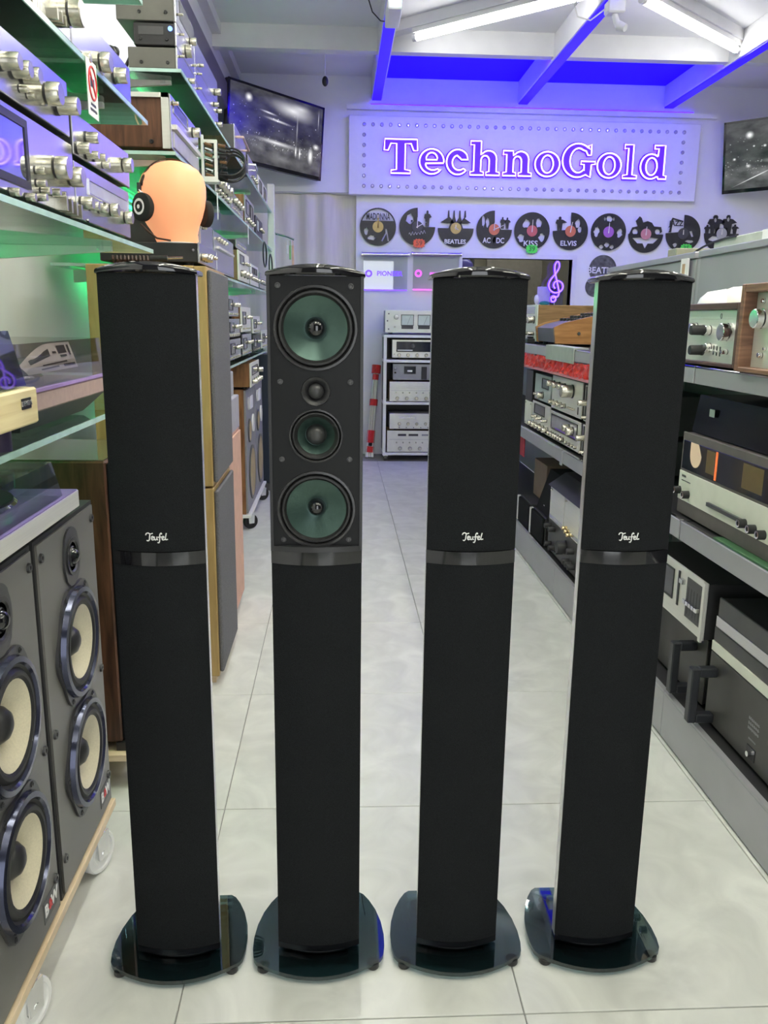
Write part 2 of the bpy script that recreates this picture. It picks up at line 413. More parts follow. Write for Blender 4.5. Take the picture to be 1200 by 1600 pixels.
b = MB(); b.box(.345, 1.445, 6.255, YB-.005, ZC-.006, ZC-.001); b.box(1.535, 2.655, 6.255, YB-.005, ZC-.006, ZC-.001); struct('trim_10', b, mat('ceiling_painted_blue_glow', (.02, .0, .6), .5, var=.03, emit=(.02, .0, 1), es=.4, spec=.1))  # blue LED light on the ceiling, put into the panel colour and glow
# office light
# ledge above the sign with its own led line
b = MB(); b.box(WX0-.08, 3.1, YB-.045, YB, 2.80, 2.835); o = struct('trim_9', b, WALL)
b = MB(); b.box(.25, 2.9, YB-.03, YB-.012, 2.8355, 2.846); part('light_strip', b, emis('violet_led_line', (.06, .01, 1), 3), o)
# sloping braces that carry the tubes, and the tubes
def tube_lamp(p0, p1, label, group, brace=True, tm=None):
    p0, p1 = Vector(p0), Vector(p1); d = (p1-p0); l = d.length; d.normalize(); s = Vector((-d.y, d.x, 0))
    t = thing('tube_light', label, 'light', (p0+p1)/2, group)
    def bar(w, z0, z1, e, m, nm, sh=0):
        b = MB(); q = [p0-d*e-s*(w/2-sh), p1+d*e-s*(w/2-sh), p1+d*e+s*(w/2+sh), p0-d*e+s*(w/2+sh)]
        b.prism([(a.x, a.y) for a in q], lambda x, y, h: (x, y, h), z0, z1); part(nm, b, m, t)
    if brace: bar(.09, 2.985, ZC, .25, STEEL, 'brace')
    bar(.06, 2.957, 2.985 if brace else ZC, .02, WHITEP, 'fitting')
    b = MB(); b.cyl((p0.x, p0.y, 2.935), (p1.x, p1.y, 2.935), .021, seg=12); part('tube', b, tm or TUBEW, t)
    for q, e in ((p0, -1), (p1, 1)):
        b = MB(); b.cyl((q.x, q.y, 2.935), (q.x+d.x*e*.03, q.y+d.y*e*.03, 2.935), .022, seg=12); part('end_cap', b, WHITEP, t)
    return t
G = 'fluorescent ceiling tubes'
tube_lamp((.50, 5.92, 0), (1.36, 5.13, 0), 'white fluorescent tube sloping up from the left, left of the central ceiling beam', G)
tube_lamp((1.72, 5.17, 0), (2.62, 5.96, 0), 'white fluorescent tube running down towards the right ceiling beam', G)
tube_lamp((.02, 3.3, 0), (.02, 4.5, 0), 'added unseen fluorescent tube over the left side of the aisle', G, False, TUBEM)  # this tube and those below are added out of view to brighten the shop
tube_lamp((2.05, 3.0, 0), (2.05, 4.2, 0), 'added unseen fluorescent tube over the grey shelving on the right', G, False, TUBEM)
for k, (xx, wd_) in enumerate(((.02, 'left'), (.80, 'centre'), (2.05, 'right'))):  # more unseen tubes, added to light the foreground
    tube_lamp((xx, 1.2, 0), (xx, 2.6, 0), 'added unseen fluorescent tube over the near half of the shop, '+wd_, G, False, TUBEN)
    tube_lamp((xx, -.7, 0), (xx, .7, 0), 'added unseen fluorescent tube overhead by the shop entrance, '+wd_, G, False, TUBEN)
# devices on the beams
t = thing('spot_light', 'small white box spotlight with glowing lens on the left ceiling beam', 'light', (.30, 5.0, 2.87))
b = MB(); b.box(.26, .34, 4.98, 5.30, 2.79, 2.87, 0, .006); part('housing', b, WHITEP, t)
b = MB(); b.lathe((.30, 4.98, 2.83), (0, -1, 0), [(.03, 0), (.03, .01), (.0, .014)], 16); part('lens', b, emis('cool_spot_lens', (.55, .85, 1), 4), t)
t = thing('dangling_cable', 'thin black cable drooping from the ceiling beside the white spotlight', 'cable', (.2, 5.3, 2.9))
b = MB(); b.tube([(.30, 5.45, 2.87), (.24, 5.4, 2.86), (.19, 5.35, 2.89), (.165, 5.3, 2.94), (.175, 5.25, 3.0), (.19, 5.2, ZC)], .004, 5); part('cable', b, BLK, t)
t = thing('ceiling_sensor', 'white swivel sensor with looped cable under the central ceiling beam', 'sensor', (1.49, 5.0, 2.8))
b = MB(); b.box(1.46, 1.56, 4.98, 5.06, 2.81, 2.875, 0, .008); part('housing', b, WHITEP, t)
b = MB(); b.cyl((1.51, 5.02, 2.81), (1.53, 5.0, 2.74), .018); b.cyl((1.53, 5.0, 2.75), (1.56, 4.97, 2.73), .026, .02); part('head', b, WHITEP, t)
b = MB(); b.tube([(1.46, 5.03, 2.84), (1.38, 5.03, 2.78), (1.31, 5.04, 2.80), (1.29, 5.05, 2.86), (1.33, 5.06, 2.92), (1.44, 5.06, 2.95)], .004, 5); part('cable', b, WHITEP, t)
t = thing('hanging_capsule', 'small black capsule hanging from the ceiling beside the left television', 'capsule', PP(508, 120, 1, 6.4))
c = PP(508, 127, 1, 6.4); b = MB(); b.ell(c, .022, .022, .034); part('body', b, BLK, t)
b = MB(); b.tube([c, c+Vector((0, 0, ZC-c.z))], .002, 4); part('wire', b, WHITEP, t)
# curtain left of the back wall
t = thing('curtain', 'tall pale beige curtain hanging in folds at the back of the aisle', 'curtain', (-.3, YB+.06, 0))
rows = []
for z in (0.02, .7, 1.5, 2.16):
    rows.append([(-.98+1.14*i/90, YB+.05+.014*math.sin(i*.42+.9*math.sin(i*.11))+.012*math.sin(i*.17), z) for i in range(91)])
b = MB(); b.grid(rows); part('cloth', b, mat('pale_beige_curtain', (.74, .70, .62), .85, var=.05, scale=40, stretch=(1, 1, .1)), t)
b = MB(); b.tube([(-.97, YB+.05, 2.17), (.138, YB+.05, 2.17)], .008, 8); part('rail', b, WHITEP, t)
# ------------------------------------------------------------------ four slim column speakers
SPY = 1.342
def bow(hw, y_edge, d, n=14): return [(-hw+2*hw*i/n, y_edge-d*(1-(2*i/n-1)**2)) for i in range(n+1)]
def base_outline(y):
    pts = arc(0, y+.27, .30, .30, 0, 0, 1)[:0]
    n = 12
    front = [(-.113+.226*i/n, -.032-.040*(1-(2*i/n-1)**2)) for i in range(n+1)]
    r = [(.119, -.022), (.1225, 0), (.123, .03), (.119, .065), (.110, .10), (.098, .128), (.087, .146), (.078, .153)]
    return front+r+[(-a, c) for a, c in r[::-1]]
def teufel_logo(parent, cx, y, z, w):
    S = [[(0, .78), (.03, .95), (.12, 1.0), (.2, .9), (.32, .97)], [(.19, .93), (.17, .6), (.15, .3), (.09, .18), (.03, .24)],
         [(.24, .42), (.33, .5), (.33, .62), (.27, .62), (.25, .42), (.29, .27), (.38, .33)],
         [(.39, .62), (.39, .35), (.44, .27), (.50, .4)], [(.51, .62), (.50, .34), (.55, .28)],
         [(.52, .02), (.58, -.02), (.62, .2), (.64, .8), (.70, .98), (.73, .85)], [(.56, .55), (.71, .58)],
         [(.72, .42), (.81, .5), (.81, .62), (.75, .62), (.73, .42), (.77, .27), (.86, .33)],
         [(.94, .98), (.89, .5), (.90, .3), (1.0, .34)]]
    b = MB()
    for s in S:
        q = []
        for i in range(len(s)-1):
            p0 = s[max(0, i-1)]; p1 = s[i]; p2 = s[i+1]; p3 = s[min(len(s)-1, i+2)]
            for k in range(4):
                t_ = k/4; q.append(tuple(.5*((2*p1[j])+(-p0[j]+p2[j])*t_+(2*p0[j]-5*p1[j]+4*p2[j]-p3[j])*t_*t_+(-p0[j]+3*p1[j]-3*p2[j]+p3[j])*t_**3) for j in (0, 1)))
        q.append(s[-1])
        b.tube([(cx+(a-.5)*w, y, z+c*w*.46) for a, c in q], .0010, 5)
    part('logo_lettering', b, WHITEP, parent)
def column_speaker(cx, label, grille=True):
    t = thing('column_speaker', label, 'speaker', (cx, SPY+.05, 0), 'slim black floorstanding column speakers')
    Y = lambda a, c, h: (cx+a, SPY+c, h)
    for (fx, fy) in ((-.1, -.03), (.1, -.03), (-.065, .125), (.065, .125)):
        b = MB(); b.lathe((cx+fx, SPY+fy, 0), (0, 0, 1), [(0, 0), (.010, 0), (.0115, .002), (.0115, .0105), (0, .0105)], 14); part('foot', b, BLK, t)
    b = MB(); b.prism(base_outline(0), Y, .0105, .0185, smooth=True); base = part('glass_base', b, BASEGL, t)
    body = [(-.0735, .004), (-.0695, .004), (-.0695, .028), (.0695, .028), (.0695, .004), (.0735, .004), (.0735, .030), (.064, .056), (.046, .092), (.0, .108), (-.046, .092), (-.064, .056), (-.0735, .030)]
    b = MB(); b.prism(body, Y, .024, 1.226, 0, 0); part('cabinet', b, SIDEAL, t)
    for sg in (-1, 1): b = MB(); b.prism([(sg*.0742, .0035), (sg*.0690, .0035), (sg*.0690, .009), (sg*.0742, .009)], Y, .03, 1.228); part('edge_trim', b, BLK, t)
    b = MB(); b.prism(bow(.055, .0, .012)+[(.05, .09), (-.05, .09)], Y, .0185, .026); part('plinth', b, BLK, t)
    b = MB(); b.prism(bow(.075, .002, .0165)+[(.0745, .006), (-.0745, .006)], Y, .0225, .034, smooth=True); part('bottom_trim', b, GBLK, t)
    b = MB(); b.prism(bow(.0748, .002, .0155)+[(.0745, .006), (-.0745, .006)], Y, .034, .766, smooth=True); part('lower_grille', b, GRILLE, t)
    b = MB(); b.prism(bow(.0752, .002, .0175)+[(.0745, .006), (-.0745, .006)], Y, .7665, .789, smooth=True); part('gloss_band', b, GBLK, t)
    cap = bow(.0775, .000, .019)+[(.0775, .06), (.064, .098), (.042, .128), (0, .139), (-.042, .128), (-.064, .098), (-.0775, .06)]
    zk = lambda a: 1-(a/.0775)**2
    b = MB(); rows = []
    for (sc_, dz) in ((.97, 0), (1, .0015), (1, .0045), (.985, .0072), (.95, .0088), (.5, .0095)):
        rows.append([(cx+a*sc_, SPY+.06+(c-.06)*sc_, 1.2262+.0035*zk(a)+dz*(1+.75*zk(a))) for a, c in cap])
    b.grid(rows, 0, True, True); n_ = len(cap); b.f.append(tuple(range(n_))); b.m.append(0); b.sm.append(False); b.f.append(tuple(range(5*n_, 6*n_))); b.m.append(0); b.sm.append(True)
    part('top_cap', b, GBLK, t)
    if grille:
        b = MB(); b.prism(bow(.0748, .002, .0155)+[(.0745, .006), (-.0745, .006)], Y, .790, 1.228, smooth=True); part('upper_grille', b, GRILLE, t)
        teufel_logo(t, cx, SPY-.0138, .806, .035)
    else:
        yb = -.0020
        shape2d([[(-.0735, .790), (.0735, .790), (.0735, 1.228), (-.0735, 1.228)], circ(0, 1.149, .061, 40), circ(0, .859, .059, 40), circ(0, .980, .040, 36), circ(0, 1.051, .0175, 28)], .0015, mat('satin_black_baffle', (.007, .0075, .008), .42, var=.08, scale=8, spec=.22), frameM((cx, SPY+yb+.0015, 0), (1, 0, 0), (0, 0, 1)), 'baffle', t)
        b = MB(); 
        for s in (-1, 1): b.prism([(s*.0752, yb-.003), (s*.0705, yb-.003), (s*.0705, .006), (s*.0752, .006)], Y, .790, 1.228)
        b.prism(bow(.0752, yb-.002, .012)+[(.0745, .006), (-.0745, .006)], Y, .789, .798, smooth=True)
        part('baffle_rim', b, BLK, t)
        y = SPY+yb; n = (0, -1, 0)
        CONE = mat('green_grey_metal_cone', (.048, .088, .076), .3, .6, var=.06, scale=6)
        RUB = mat('black_rubber_surround', (.012, .012, .013), .5, var=.1)
        def driver(zc, ro, rc, rd, nm, capm):
            b = MB(); b.lathe((cx, y, zc), n, [(ro, 0), (ro*.985, .003), (ro*.93, .0035), (ro*.90, -.001), (ro*.90, -.003)], 40); d = part(nm, b, mat('dark_satin_ring', (.03, .03, .032), .28, var=.1), t)
            b = MB(); b.lathe((cx, y, zc), n, [(ro*.90, -.003), (ro*.86, .0025), (ro*.81, .003), (rc*1.02, -.002), (rc, -.003)], 40); part('surround', b, RUB, d)
            b = MB(); b.lathe((cx, y, zc), n, [(rc, -.002), (rc*.98, -.0025), (rd*1.15, -.0175), (rd, -.018)], 40); part('cone', b, CONE, d)
            b = MB(); b.lathe((cx, y, zc), n, [(rd*1.15, -.019), (rd, -.012), (rd*.8, -.006), (rd*.45, -.003), (0, -.002)], 24); part('dust_cap', b, capm, d)
        driver(1.149, .0665, .050, .0155, 'woofer', GBLK); driver(.859, .0645, .049, .0135, 'woofer', GBLK)
        driver(.980, .0435, .030, .0155, 'midrange', mat('satin_phase_cap', (.03, .03, .03), .4))
        b = MB(); b.lathe((cx, y, 1.051), n, [(.0235, 0), (.0225, .003), (.0195, .002), (.0135, -.004), (.0125, -.005)], 30); d = part('tweeter', b, BLK, t)
        b = MB(); b.lathe((cx, y, 1.051), n, [(.0125, -.005), (.012, .000), (.0085, .0045), (.004, .0062), (0, .0065)], 24); part('dome', b, mat('satin_black_dome', (.03, .03, .032), .35), d)
        for u_, z_ in ((-.058, 1.213), (.055, 1.213), (-.056, 1.066), (.055, 1.066), (-.055, .942), (.054, .942), (-.054, .808), (.053, .808)):
            b = MB(); b.lathe((cx+u_, y, z_), n, [(.0045, 0), (.0042, .0022), (.003, .0024), (.0022, .0012), (0, .0012)], 14); part('screw', b, DGREY, t)
    return t
s1 = column_speaker(-.295, 'leftmost slim black column speaker with closed grille on a dark glass base')
s2 = column_speaker(-.037, 'black column speaker with grille removed showing green cones', False)
copy_tree(s1, (.516, 0, 0), 'slim black grille column speaker right beside the one with exposed cones')
copy_tree(s1, (.779, 0, 0), 'rightmost slim black column speaker with closed grille, beside the grey shelving')
# ------------------------------------------------------------------ left glass shelving
def glass_shelf(label, y0, y1, z, x0=-.96, x1=-.488, brackets=()):
    t = thing('glass_shelf', label, 'shelf', ((x0+x1)/2, (y0+y1)/2, z), 'glass display shelves on the left wall')
    b = MB(); b.box(x0, x1-.003, y0+.003, y1-.003, z-.010, z, 0); part('pane', b, GLASS, t)
    b = MB(); b.box(x1-.003, x1, y0, y1, z-.010, z); b.box(x0, x1-.003, y0, y0+.003, z-.010, z); b.box(x0, x1-.003, y1-.003, y1, z-.010, z); part('polished_edge', b, GEDGE, t)
    for yy in brackets:
        b = MB(); b.prism([(x0, -.0105), (x1-.05, -.0105), (x1-.05, -.022), (x0, -.055)], lambda a, h, k: (a, k, z+h), yy-.008, yy+.008); part('bracket', b, WHITEP, t)
        b = MB(); b.cyl((x1-.075, yy, z-.0105), (x1-.075, yy, z-.02), .012, seg=10); part('suction_pad', b, CLEARA, t)
    return t
def led(label, y0, y1, z):
    t = thing('led_strip', label, 'light strip', (-.91, (y0+y1)/2, z), 'green led strips behind the glass shelves')
    b = MB(); b.box(-.915, -.895, y0, y1, z+.014, z+.022, 0, .002); part('profile', b, WHITEP, t)
    b = MB(); b.box(-.911, -.899, y0+.02, y1-.02, z+.006, z+.014); part('diffuser', b, LEDG, t)
glass_shelf('topmost glass shelf in the near left corner, cut by the frame', 1.0, 2.335, 1.925, brackets=(1.3, 2.2))
glass_shelf('glass shelf with the no-photo notice hanging from its edge', 1.0, 2.33, 1.648, brackets=(1.3, 2.1))
glass_shelf('glass shelf carrying the scope receiver stack beside the orange head lamp', 1.0, 2.325, 1.334, brackets=(1.3, 2.1))
glass_shelf('glass shelf under the two turntables behind the leftmost column speaker', 1.0, 2.32, .963, brackets=(1.3, 2.1))
glass_shelf('long high glass shelf carrying the black mini amplifier stacks', 2.85, 6.41, 1.908, brackets=(2.95, 4.2, 5.4))
glass_shelf('long glass shelf carrying the rosewood receiver and cable holder', 2.70, 6.41, 1.643, brackets=(2.8, 4.0, 5.2))
glass_shelf('long glass shelf behind the head lamp carrying the lavender-lit decks', 2.95, 6.4, 1.333, brackets=(3.2, 4.4, 5.6))
glass_shelf('long low glass shelf carrying small cassette decks towards the back', 3.6, 6.3, .955, x1=-.47, brackets=(4.2, 5.4))
led('green light strip under the scope receiver shelf', 1.1, 2.3, 1.302)
led('green light strip under the turntable shelf', 1.0, 2.1, .931)
led('green light strip glowing under the mini amplifier shelf', 2.9, 5.9, 1.876)
led('green light strip glowing under the rosewood receiver shelf', 2.9, 6.2, 1.611)
led('green light strip glowing under the lavender-lit deck shelf', 3.3, 6.2, 1.301)
XF = -.5
# --- row with the oscilloscope receiver
u = Unit('receiver', 'silver receiver with square scope window, leftmost on the middle glass shelf', 'receiver', 'L', XF, 1.16, 1.706, 1.335, 1.474, .36, SILV, DGREY, 'silver components on the near left shelves')
u.window(1.262, 1.452, 1.372, 1.452, mat('grey_blue_scope_screen', (.42, .43, .52), .04, .95, var=.03), BLK, .012, 'scope_screen')
for (a, v, r, l, st) in ((86, 262, .020, .040, 'step'), (108, 276, .018, .042, 'step')): u.kp(a-14, v, r, l, None, st)
for (a, v) in ((55, 266), (57, 286), (15, 300), (40, 308), (58, 308), (64, 298), (80, 300), (90, 305)): u.kp(a, v, .0065, .017)
for (a, v) in ((86, 314), (94, 318), (102, 322), (110, 327)):
    y, z = u.az(a, v); u.rect('lever', y-.004, y+.004, z-.016, z+.008, .022, KNOB)
u = Unit('tuner', 'silver tuner with long dial slot beside the scope receiver', 'tuner', 'L', XF, 1.713, 2.135, 1.335, 1.449, .36, SILV, DGREY, 'silver components on the near left shelves')
u.window(1.80, 2.115, 1.402, 1.426, mat('grey_dial_strip', (.55, .55, .58), .2, .3), SILV, .003)
for (a, v, r, l) in ((133, 317, .012, .024), (146, 322, .009, .02), (160, 326, .009, .02), (170, 328, .0145, .03), (193, 340, .0145, .03)): u.kp(a-6, v, r, l, None, 'step' if r > .013 else 'std')
u.kp(137, 345, .004, .004, CHROME, 'lever', 'jack')
u = Unit('amplifier', 'silver amplifier with faceted knobs stacked on the scope receiver', 'amplifier', 'L', XF, 1.20, 1.700, 1.476, 1.580, .36, SILV, DGREY, 'silver components on the near left shelves')
for (a, v, r, l, st) in ((0, 95, .013, .03, 'std'), (18, 108, .013, .03, 'std'), (34, 118, .013, .03, 'std'), (56, 146, .019, .042, 'step'), (88, 165, .0155, .04, 'std'), (30, 138, .006, .014, 'std'), (42, 148, .006, .014, 'std')): u.kp(a, v, r, l, None, st)
ticks(9, .07, .007, DGREY, frameM((XF+.0002, 1.29, 1.494), (0, 1, 0), (0, 0, 1)), u.root)
u = Unit('amplifier', 'small silver preamplifier stacked on the tuner, with five knobs', 'amplifier', 'L', XF, 1.716, 2.152, 1.451, 1.538, .34, SILV, DGREY, 'silver components on the near left shelves')
for (a, v, r, l, st) in ((134, 215, .011, .026, 'std'), (120, 231, .011, .026, 'std'), (134, 242, .008, .026, 'std'), (146, 246, .008, .026, 'std'), (182, 258, .0165, .036, 'step'), (160, 258, .007, .016, 'std')): u.kp(a, v, r, l, None, st)
u = Unit('tape_deck', 'silver deck with ladder-like keys on the upper left glass shelf', 'tape deck', 'L', XF, 1.17, 1.745, 1.650, 1.80, .36, SILV, DGREY, 'silver components on the near left shelves')
u.kp(95, 20, .024, .04, None, 'step')
for i in range(6):
    y, z = u.az(45+i*4, 2+i*4.5); u.rect('key', y-.005, y+.005, z-.006, z+.012, .008, KNOB)
for (a, v) in ((72, 18), (80, 24), (86, 30)): 
    y, z = u.az(a, v); u.rect('lever', y-.004, y+.004, z-.012, z+.006, .02, KNOB)
u = Unit('amplifier', 'silver amplifier with one large and two smaller knobs above the no-photo notice', 'amplifier', 'L', XF, 1.752, 2.21, 1.650, 1.738, .36, SILV, DGREY, 'silver components on the near left shelves')
for (a, v, r, l, st) in ((146, 97, .020, .036, 'step'), (128, 90, .009, .018, 'std'), (150, 112, .007, .015, 'std'), (178, 118, .0165, .03, 'std')): u.kp(a, v, r, l, None, st)
# no-photo notice
t = thing('notice_card', 'small white no-photo notice hanging from the upper glass shelf edge', 'sign', (-.484, 1.82, 1.53))
b = MB(); b.box(-.486, -.4845, 1.782, 1.85, 1.545, 1.648); part('card', b, PAPER, t)
M0 = frameM((-.484, 1.816, 1.607), (0, 1, 0), (0, 0, 1))
b = MB(); b.tube([(M0 @ Vector((.026*math.cos(a), .030*math.sin(a), 0))) for a in [i*math.pi/12 for i in range(24)]], .0022, 5, True)
b.tube([M0 @ Vector((-.018, .021, 0)), M0 @ Vector((.018, -.021, 0))], .0022, 5); part('prohibition_ring', b, RED, t)
b = MB(); b.box(-.4845, -.4838, 1.803, 1.829, 1.600, 1.616); b.cyl((-.4845, 1.816, 1.608), (-.4832, 1.816, 1.608), .006); part('camera_symbol', b, DGREY, t)
ticks(7, .036, .006, DGREY, frameM((-.4844, 1.816, 1.567), (0, 1, 0), (0, 0, 1)), t); ticks(8, .046, .006, DGREY, frameM((-.4844, 1.816, 1.557), (0, 1, 0), (0, 0, 1)), t)
# --- turntables on the low glass shelf
def cover(t, x0, x1, y0, y1, z0, z1, m, tp=.0):
    b = MB(); q = [(x0, y0, z0), (x1, y0, z0), (x1, y1, z0), (x0, y1, z0), (x0+tp, y0+tp, z1), (x1-tp, y0+tp, z1), (x1-tp, y1-tp, z1), (x0+tp, y1-tp, z1)]
    b.add(q, [(0, 1, 5, 4), (1, 2, 6, 5), (2, 3, 7, 6), (3, 0, 4, 7), (4, 5, 6, 7)]); c = part('dust_cover', b, m, t)
    return c
def platter(t, cx, cy, z, r=.15):
    b = MB(); b.lathe((cx, cy, z), (0, 0, 1), [(0, 0), (r, 0), (r, .014), (r*.97, .018), (0, .018)], 32); pl = part('platter', b, CHROME, t)
    b = MB(); b.lathe((cx, cy, z+.018), (0, 0, 1), [(r*.96, 0), (r*.96, .003), (.01, .003), (0, .003)], 32); part('mat', b, BLK, pl)
    b = MB(); b.cyl((cx-.12, cy+r+.02, z), (cx-.12, cy+r+.02, z+.04), .016); b.tube([(cx-.12, cy+r+.02, z+.035), (cx+.06, cy+r+.0, z+.033), (cx+.09, cy+r-.05, z+.028)], .004, 6); part('tonearm', b, CHROME, t)
t = thing('turntable', 'light ash turntable with blue-tinted dust cover at the left edge', 'turntable', (-.66, 1.12, .963))
b = MB(); b.box(-.86, -.47, .90, 1.337, 1.000, 1.055, 0, .003); part('plinth', b, ASHW, t)
for yy in (.95, 1.28):
    for xx in (-.82, -.52):
        b = MB(); b.cyl((xx, yy, .963), (xx, yy, 1.0), .026, seg=14); part('foot', b, mat('dark_violet_foot', (.03, .02, .06), .4), t)
platter(t, -.68, 1.08, 1.055); cover(t, -.85, -.48, .905, 1.322, 1.058, 1.140, clear('blue_grey_acrylic', (.35, .38, .52), .25), .015)
b = MB(); b.box(-.4702, -.4685, 1.268, 1.305, 1.026, 1.042); part('badge', b, BLK, t)
text('DENON', .0115, CHROME, frameM((-.4682, 1.2865, 1.034), (0, 1, 0), (0, 0, 1)), t, .0004)
t = thing('turntable', 'rosy brown turntable with clear smoked cover and printed leaflet inside', 'turntable', (-.68, 1.62, .963))
b = MB(); b.box(-.88, -.5, 1.36, 1.85, 1.006, 1.038, 0, .003); part('plinth', b, TTBR, t)
b = MB(); b.add([(-.86, 1.40, .968), (-.54, 1.44, .968), (-.54, 1.80, .968), (-.86, 1.83, .968), (-.88, 1.36, 1.006), (-.505, 1.36, 1.006), (-.505, 1.85, 1.006), (-.88, 1.85, 1.006)], [(0, 3, 2, 1), (0, 1, 5, 4), (1, 2, 6, 5), (2, 3, 7, 6), (3, 0, 4, 7)]); part('underside', b, DGREY, t)
for yy in (1.46, 1.78):
    for xx in (-.84, -.58): b = MB(); b.cyl((xx, yy, .9631), (xx, yy, .97), .016, seg=10); part('foot', b, BLK, t)
b = MB(); b.box(-.507, -.498, 1.36, 1.85, 1.0385, 1.044); part('violet_trim', b, mat('violet_grey_trim', (.34, .22, .50), .3), t)
platter(t, -.70, 1.58, 1.038); cover(t, -.875, -.505, 1.365, 1.845, 1.044, 1.118, SMOKE, .004)
lf = thing('leaflet', 'curved white printed leaflet lying under the smoked turntable cover', 'leaflet', (-.52, 1.56, 1.0655))
def leaf(f, s_):
    h = .30+.70*math.sin(min(1, f/.55)*math.pi/2); return Vector((-.514-.022*s_, 1.43+.27*f+.02*s_, 1.0655+(.047*h)*s_))
b = MB(); b.grid([[leaf(k/14, q/6) for q in range(7)] for k in range(15)]); part('sheet', b, PAPER, lf)
for (f0, f1, s0, s1) in ((.12, .50, .55, .82), (.56, .64, .62, .70), (.68, .86, .60, .90), (.70, .84, .46, .54), (.30, .80, .26, .32), (.25, .60, .12, .18), (.70, .95, .10, .20), (.90, .94, .5, .9)):
    b = MB(); b.add([leaf(f0, s0)+Vector((.0012, 0, 0)), leaf(f1, s0)+Vector((.0012, 0, 0)), leaf(f1, s1)+Vector((.0012, 0, 0)), leaf(f0, s1)+Vector((.0012, 0, 0))], [(0, 1, 2, 3)]); part('printed_block', b, DGREY, lf)
# --- studio speakers on the dolly, with a silver turntable on top
def monitor(y0, y1, label):
    x = -.505; t = thing('studio_speaker', label, 'speaker', (x-.17, (y0+y1)/2, .112), 'grey two-woofer studio speakers on a dolly')
    FACE = mat('taupe_grey_baffle', (.155, .150, .140), .38, .25, var=.05, scale=5)
    b = MB(); b.box(x-.34, x-.330, y0, y1, .112, .795); b.box(x-.33, x-.004, y0, y0+.012, .112, .795); b.box(x-.33, x-.004, y1-.012, y1, .112, .795); b.box(x-.33, x-.004, y0+.012, y1-.012, .112, .124); b.box(x-.33, x-.004, y0+.012, y1-.012, .783, .795); part('cabinet', b, BLKM, t)
    c = (y0+y1)/2+.006; n = (1, 0, 0)
    shape2d([[(y0+.008, .120), (y1-.008, .120), (y1-.008, .787), (y0+.008, .787)], circ(c, .552, .094, 36), circ(c, .318, .094, 36)], .003, FACE, frameM((x-.003, 0, 0), (0, 1, 0), (0, 0, 1)), 'baffle', t)
    FL = mat('charcoal_driver_flange', (.05, .05, .054), .36, .3); TR = mat('blue_black_trim_ring', (.045, .05, .085), .15, .6); KEV = mat('cream_woven_cone', (.66, .60, .44), .5, var=.06, scale=300)
    RUB = mat('black_rubber_surround', (.012, .012, .013), .5, var=.1)
    for zc in (.552, .318):
        b = MB()
        oc = []
        for i in range(48):
            a = 2*math.pi*i/48; r = .117+.006*math.cos(6*a) if True else .117; oc.append((r*math.cos(a), r*math.sin(a)))
        w = shape2d([oc, circ(0, 0, .094, 40)], .0025, FL, frameM((x+.0026, c, zc), (0, 1, 0), (0, 0, 1)), 'woofer', t)
        b = MB(); b.lathe((x, c, zc), n, [(.108, .005), (.105, .014), (.096, .015), (.092, .008)], 40); part('trim_ring', b, TR, w)
        b = MB(); b.lathe((x, c, zc), n, [(.093, .010), (.088, .007), (.082, .013), (.076, .013), (.070, .0075)], 40); part('surround', b, RUB, w)
        b = MB(); b.lathe((x, c, zc), n, [(.071, .0095), (.068, .008), (.028, -.020), (.024, -.021)], 40); part('cone', b, KEV, w)
        b = MB(); b.lathe((x, c, zc), n, [(.031, -.021), (.029, -.010), (.021, .001), (.010, .006), (0, .007)], 24); part('dust_cap', b, BLK, w)
        for i in range(6):
            a = math.pi/6*0+math.pi/3*i; b = MB(); b.lathe((x+.005, c+.115*math.cos(a), zc+.115*math.sin(a)), n, [(.005, 0), (.005, .002), (.003, .002), (.0025, 0), (0, 0)], 10); part('screw', b, BLK, w)
    b = MB(); b.prism([(.05*math.cos(a)*(1 if abs(math.cos(a)) < .75 else .92), .056*math.sin(a)) for a in [i*math.pi/16 for i in range(32)]], lambda p, q, h: (x+h, c+p, .722+q), 0, .004); w = part('tweeter', b, FL, t)
    b = MB(); b.lathe((x+.004, c, .722), n, [(.036, 0), (.036, .003), (.030, .003), (.027, 0), (.020, 0), (.018, .003)], 28); part('ring', b, BLK, w)
    b = MB(); b.lathe((x+.004, c, .722), n, [(.016, 0), (.013, .008), (.007, .012), (0, .013)], 20); part('dome', b, GBLK, w)
    for yy in (y0+.022, y1-.022):
        for zz in (.762, .435, .185):
            b = MB(); b.lathe((x, yy, zz), n, [(.009, 0), (.008, .004), (.004, .004), (.0035, .001), (0, .001)], 12); part('grille_socket', b, BLK, t)
    M_ = frameM((x+.0012, y1-.055, .160), (0, 1, 0), (0, 0, 1))
    b = MB(); b.box(x, x+.001, y1-.086, y1-.024, .140, .180); bd = part('badge', b, DGREY, t)
    text('B', .030, WHITEP, M_ @ Matrix.Translation((-.019, 0, 0)), bd, .0006, bold=.0008); text('&', .026, RED, M_, bd, .0006, bold=.0005); text('W', .030, WHITEP, M_ @ Matrix.Translation((.020, 0, 0)), bd, .0006, bold=.0008)
    return t
monitor(1.03, 1.355, 'grey studio speaker with cream cones nearest the camera, cut by the left edge')
monitor(1.368, 1.705, 'grey studio speaker with cream cones, the far one beside the rosewood cabinet')
t = thing('dolly', 'pale plywood dolly on white wheels under the grey studio speakers', 'dolly', (-.68, 1.37, 0))
b = MB(); b.box(-.86, -.500, 1.0, 1.71, .093, .111, 0, .001); part('board', b, PLY, t)
